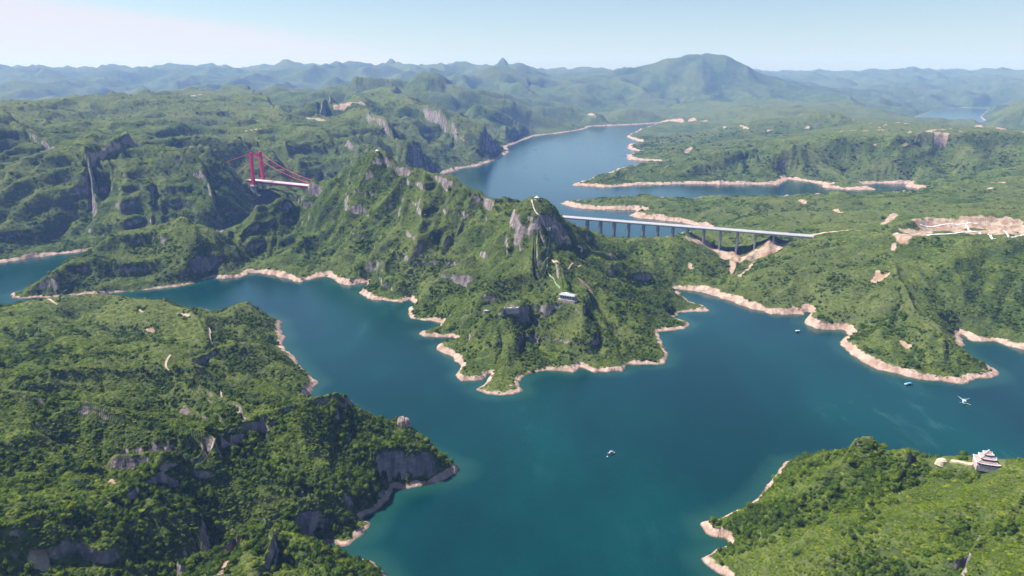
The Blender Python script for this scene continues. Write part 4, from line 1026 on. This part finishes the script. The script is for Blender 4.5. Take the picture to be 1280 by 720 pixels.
s = MB(); s.hip((-.4, 0, 3.1), 8.6, 4.8, 1.1, ridge_k=.8); s.build('roof', M['bluew'], b4); tag(b4, 'small boat with a whitish roof near the shore of the right bay', 'boat')

# ------------------------------------------------------------------ bare rock pinnacles on the near left promontory
for u, v, r_, h_, lb in ((486, 526, 7, 12, 'pink rock pinnacle standing left of two on the near promontory'), (505, 533, 9, 13, 'broader pink rock pinnacle right of two on the near promontory'), (441, 494, 8, 8, 'grey pink crag on the highest tip of the near left ridge')):
    q = hit(u, v); s = MB(); rr = random.Random(int(u))
    for k in range(5): s.rock((rr.uniform(-.6, .6) * r_, rr.uniform(-.4, .4) * r_, h_ * rr.uniform(.05, .3)), r_ * rr.uniform(.45, .7), k + int(u), (1, .8, h_ / r_ * rr.uniform(.7, 1.25)), 3, .5)
    tag(s.build('rock_pinnacle', M['crag'], None, (q.x, q.y, q.z)), lb, 'rock')

# ------------------------------------------------------------------ single trees that stand out of the scrub on the near hills
def trunk_mesh():
    s = MB(); rr = random.Random(5)
    s.tube([(0, 0, -.25), (.01, .02, .15), (-.02, .03, .42), (.02, .02, .66)], [.055, .045, .034, .02], 7)
    for k in range(6):
        a = k * 1.1; s.tube([(0, .02, .28 + .05 * k), (math.cos(a) * .2, math.sin(a) * .2, .46 + .05 * k), (math.cos(a) * .3, math.sin(a) * .3, .62 + .045 * k)], [.022, .014, .006], 5)
    me = bpy.data.meshes.new('trunk'); s.bm.to_mesh(me); s.bm.free(); me.materials.append(M['bark']); return me
TRK = trunk_mesh(); CRS = [crown_mesh('crown', m_, 60 + k, 240, .8, True, .26) for k, m_ in enumerate((LEAF_TREE, LEAF_BUSH, LEAF_TREE, LEAF_BUSH))]
TREE_SPOTS = []
cand = np.where(keep & is_tree & (PR < 1150) & (((plab == LM.index('near_left')) | (plab == LM.index('near_right')))) & (np.abs(np.arctan2(PX, PY)) < math.radians(36)))[0]
cand = cand[RNG.permutation(len(cand))]
cnt = {0: 0, 5: 0}
for i in cand:
    lb_ = int(plab[i]); lim = 190 if lb_ == 0 else 80
    if cnt[lb_] >= lim: continue
    if any((PX[i] - q[0]) ** 2 + (PY[i] - q[1]) ** 2 < 81 for q in TREE_SPOTS): continue
    cnt[lb_] += 1; TREE_SPOTS.append((PX[i], PY[i])); k = cnt[lb_] % 4; sz = random.uniform(6.5, 10.5)
    t = empty('tree', (PX[i], PY[i], pz[i]), random.uniform(0, 6.28)); hgt = sz * random.uniform(.9, 1.25)
    tr_ = bpy.data.objects.new('trunk', TRK); COL.objects.link(tr_); tr_.parent = t; tr_.scale = (sz * .9, sz * .9, hgt)
    cr_ = bpy.data.objects.new('crown', CRS[k]); COL.objects.link(cr_); cr_.parent = t; cr_.scale = (sz * .62, sz * .62, hgt * .62); cr_.location = (0, 0, hgt * .3)
    dk = 'dark' if k % 2 == 0 else 'light'
    if lb_ == 0: tag(t, '%s green tree standing out of the scrub on the lower left hill' % dk, 'tree', '%s green trees on the lower left hill' % dk)
    else: tag(t, '%s green tree standing out of the scrub on the lower right hill' % dk, 'tree', '%s green trees on the lower right hill' % dk)
# ------------------------------------------------------------------ air
def haze_box():
    s = MB(); s.box((0, 12000, 600), (62000, 40000, 1300))
    m, n = mat('pale_haze'); b = NB(n); v = n.nodes.new('ShaderNodeVolumePrincipled')
    v.inputs['Color'].default_value = (.25, .42, 1, 1); v.inputs['Absorption Color'].default_value = (.66, .80, 1, 1); v.inputs['Density'].default_value = HAZE_DENSITY; v.inputs['Anisotropy'].default_value = .05
    o = n.nodes.new('ShaderNodeOutputMaterial'); n.links.new(v.outputs[0], o.inputs['Volume'])
    h_ = s.build('haze', m); tag(h_, 'pale blue haze filling the air over the valley', 'haze', kind='stuff')
haze_box()
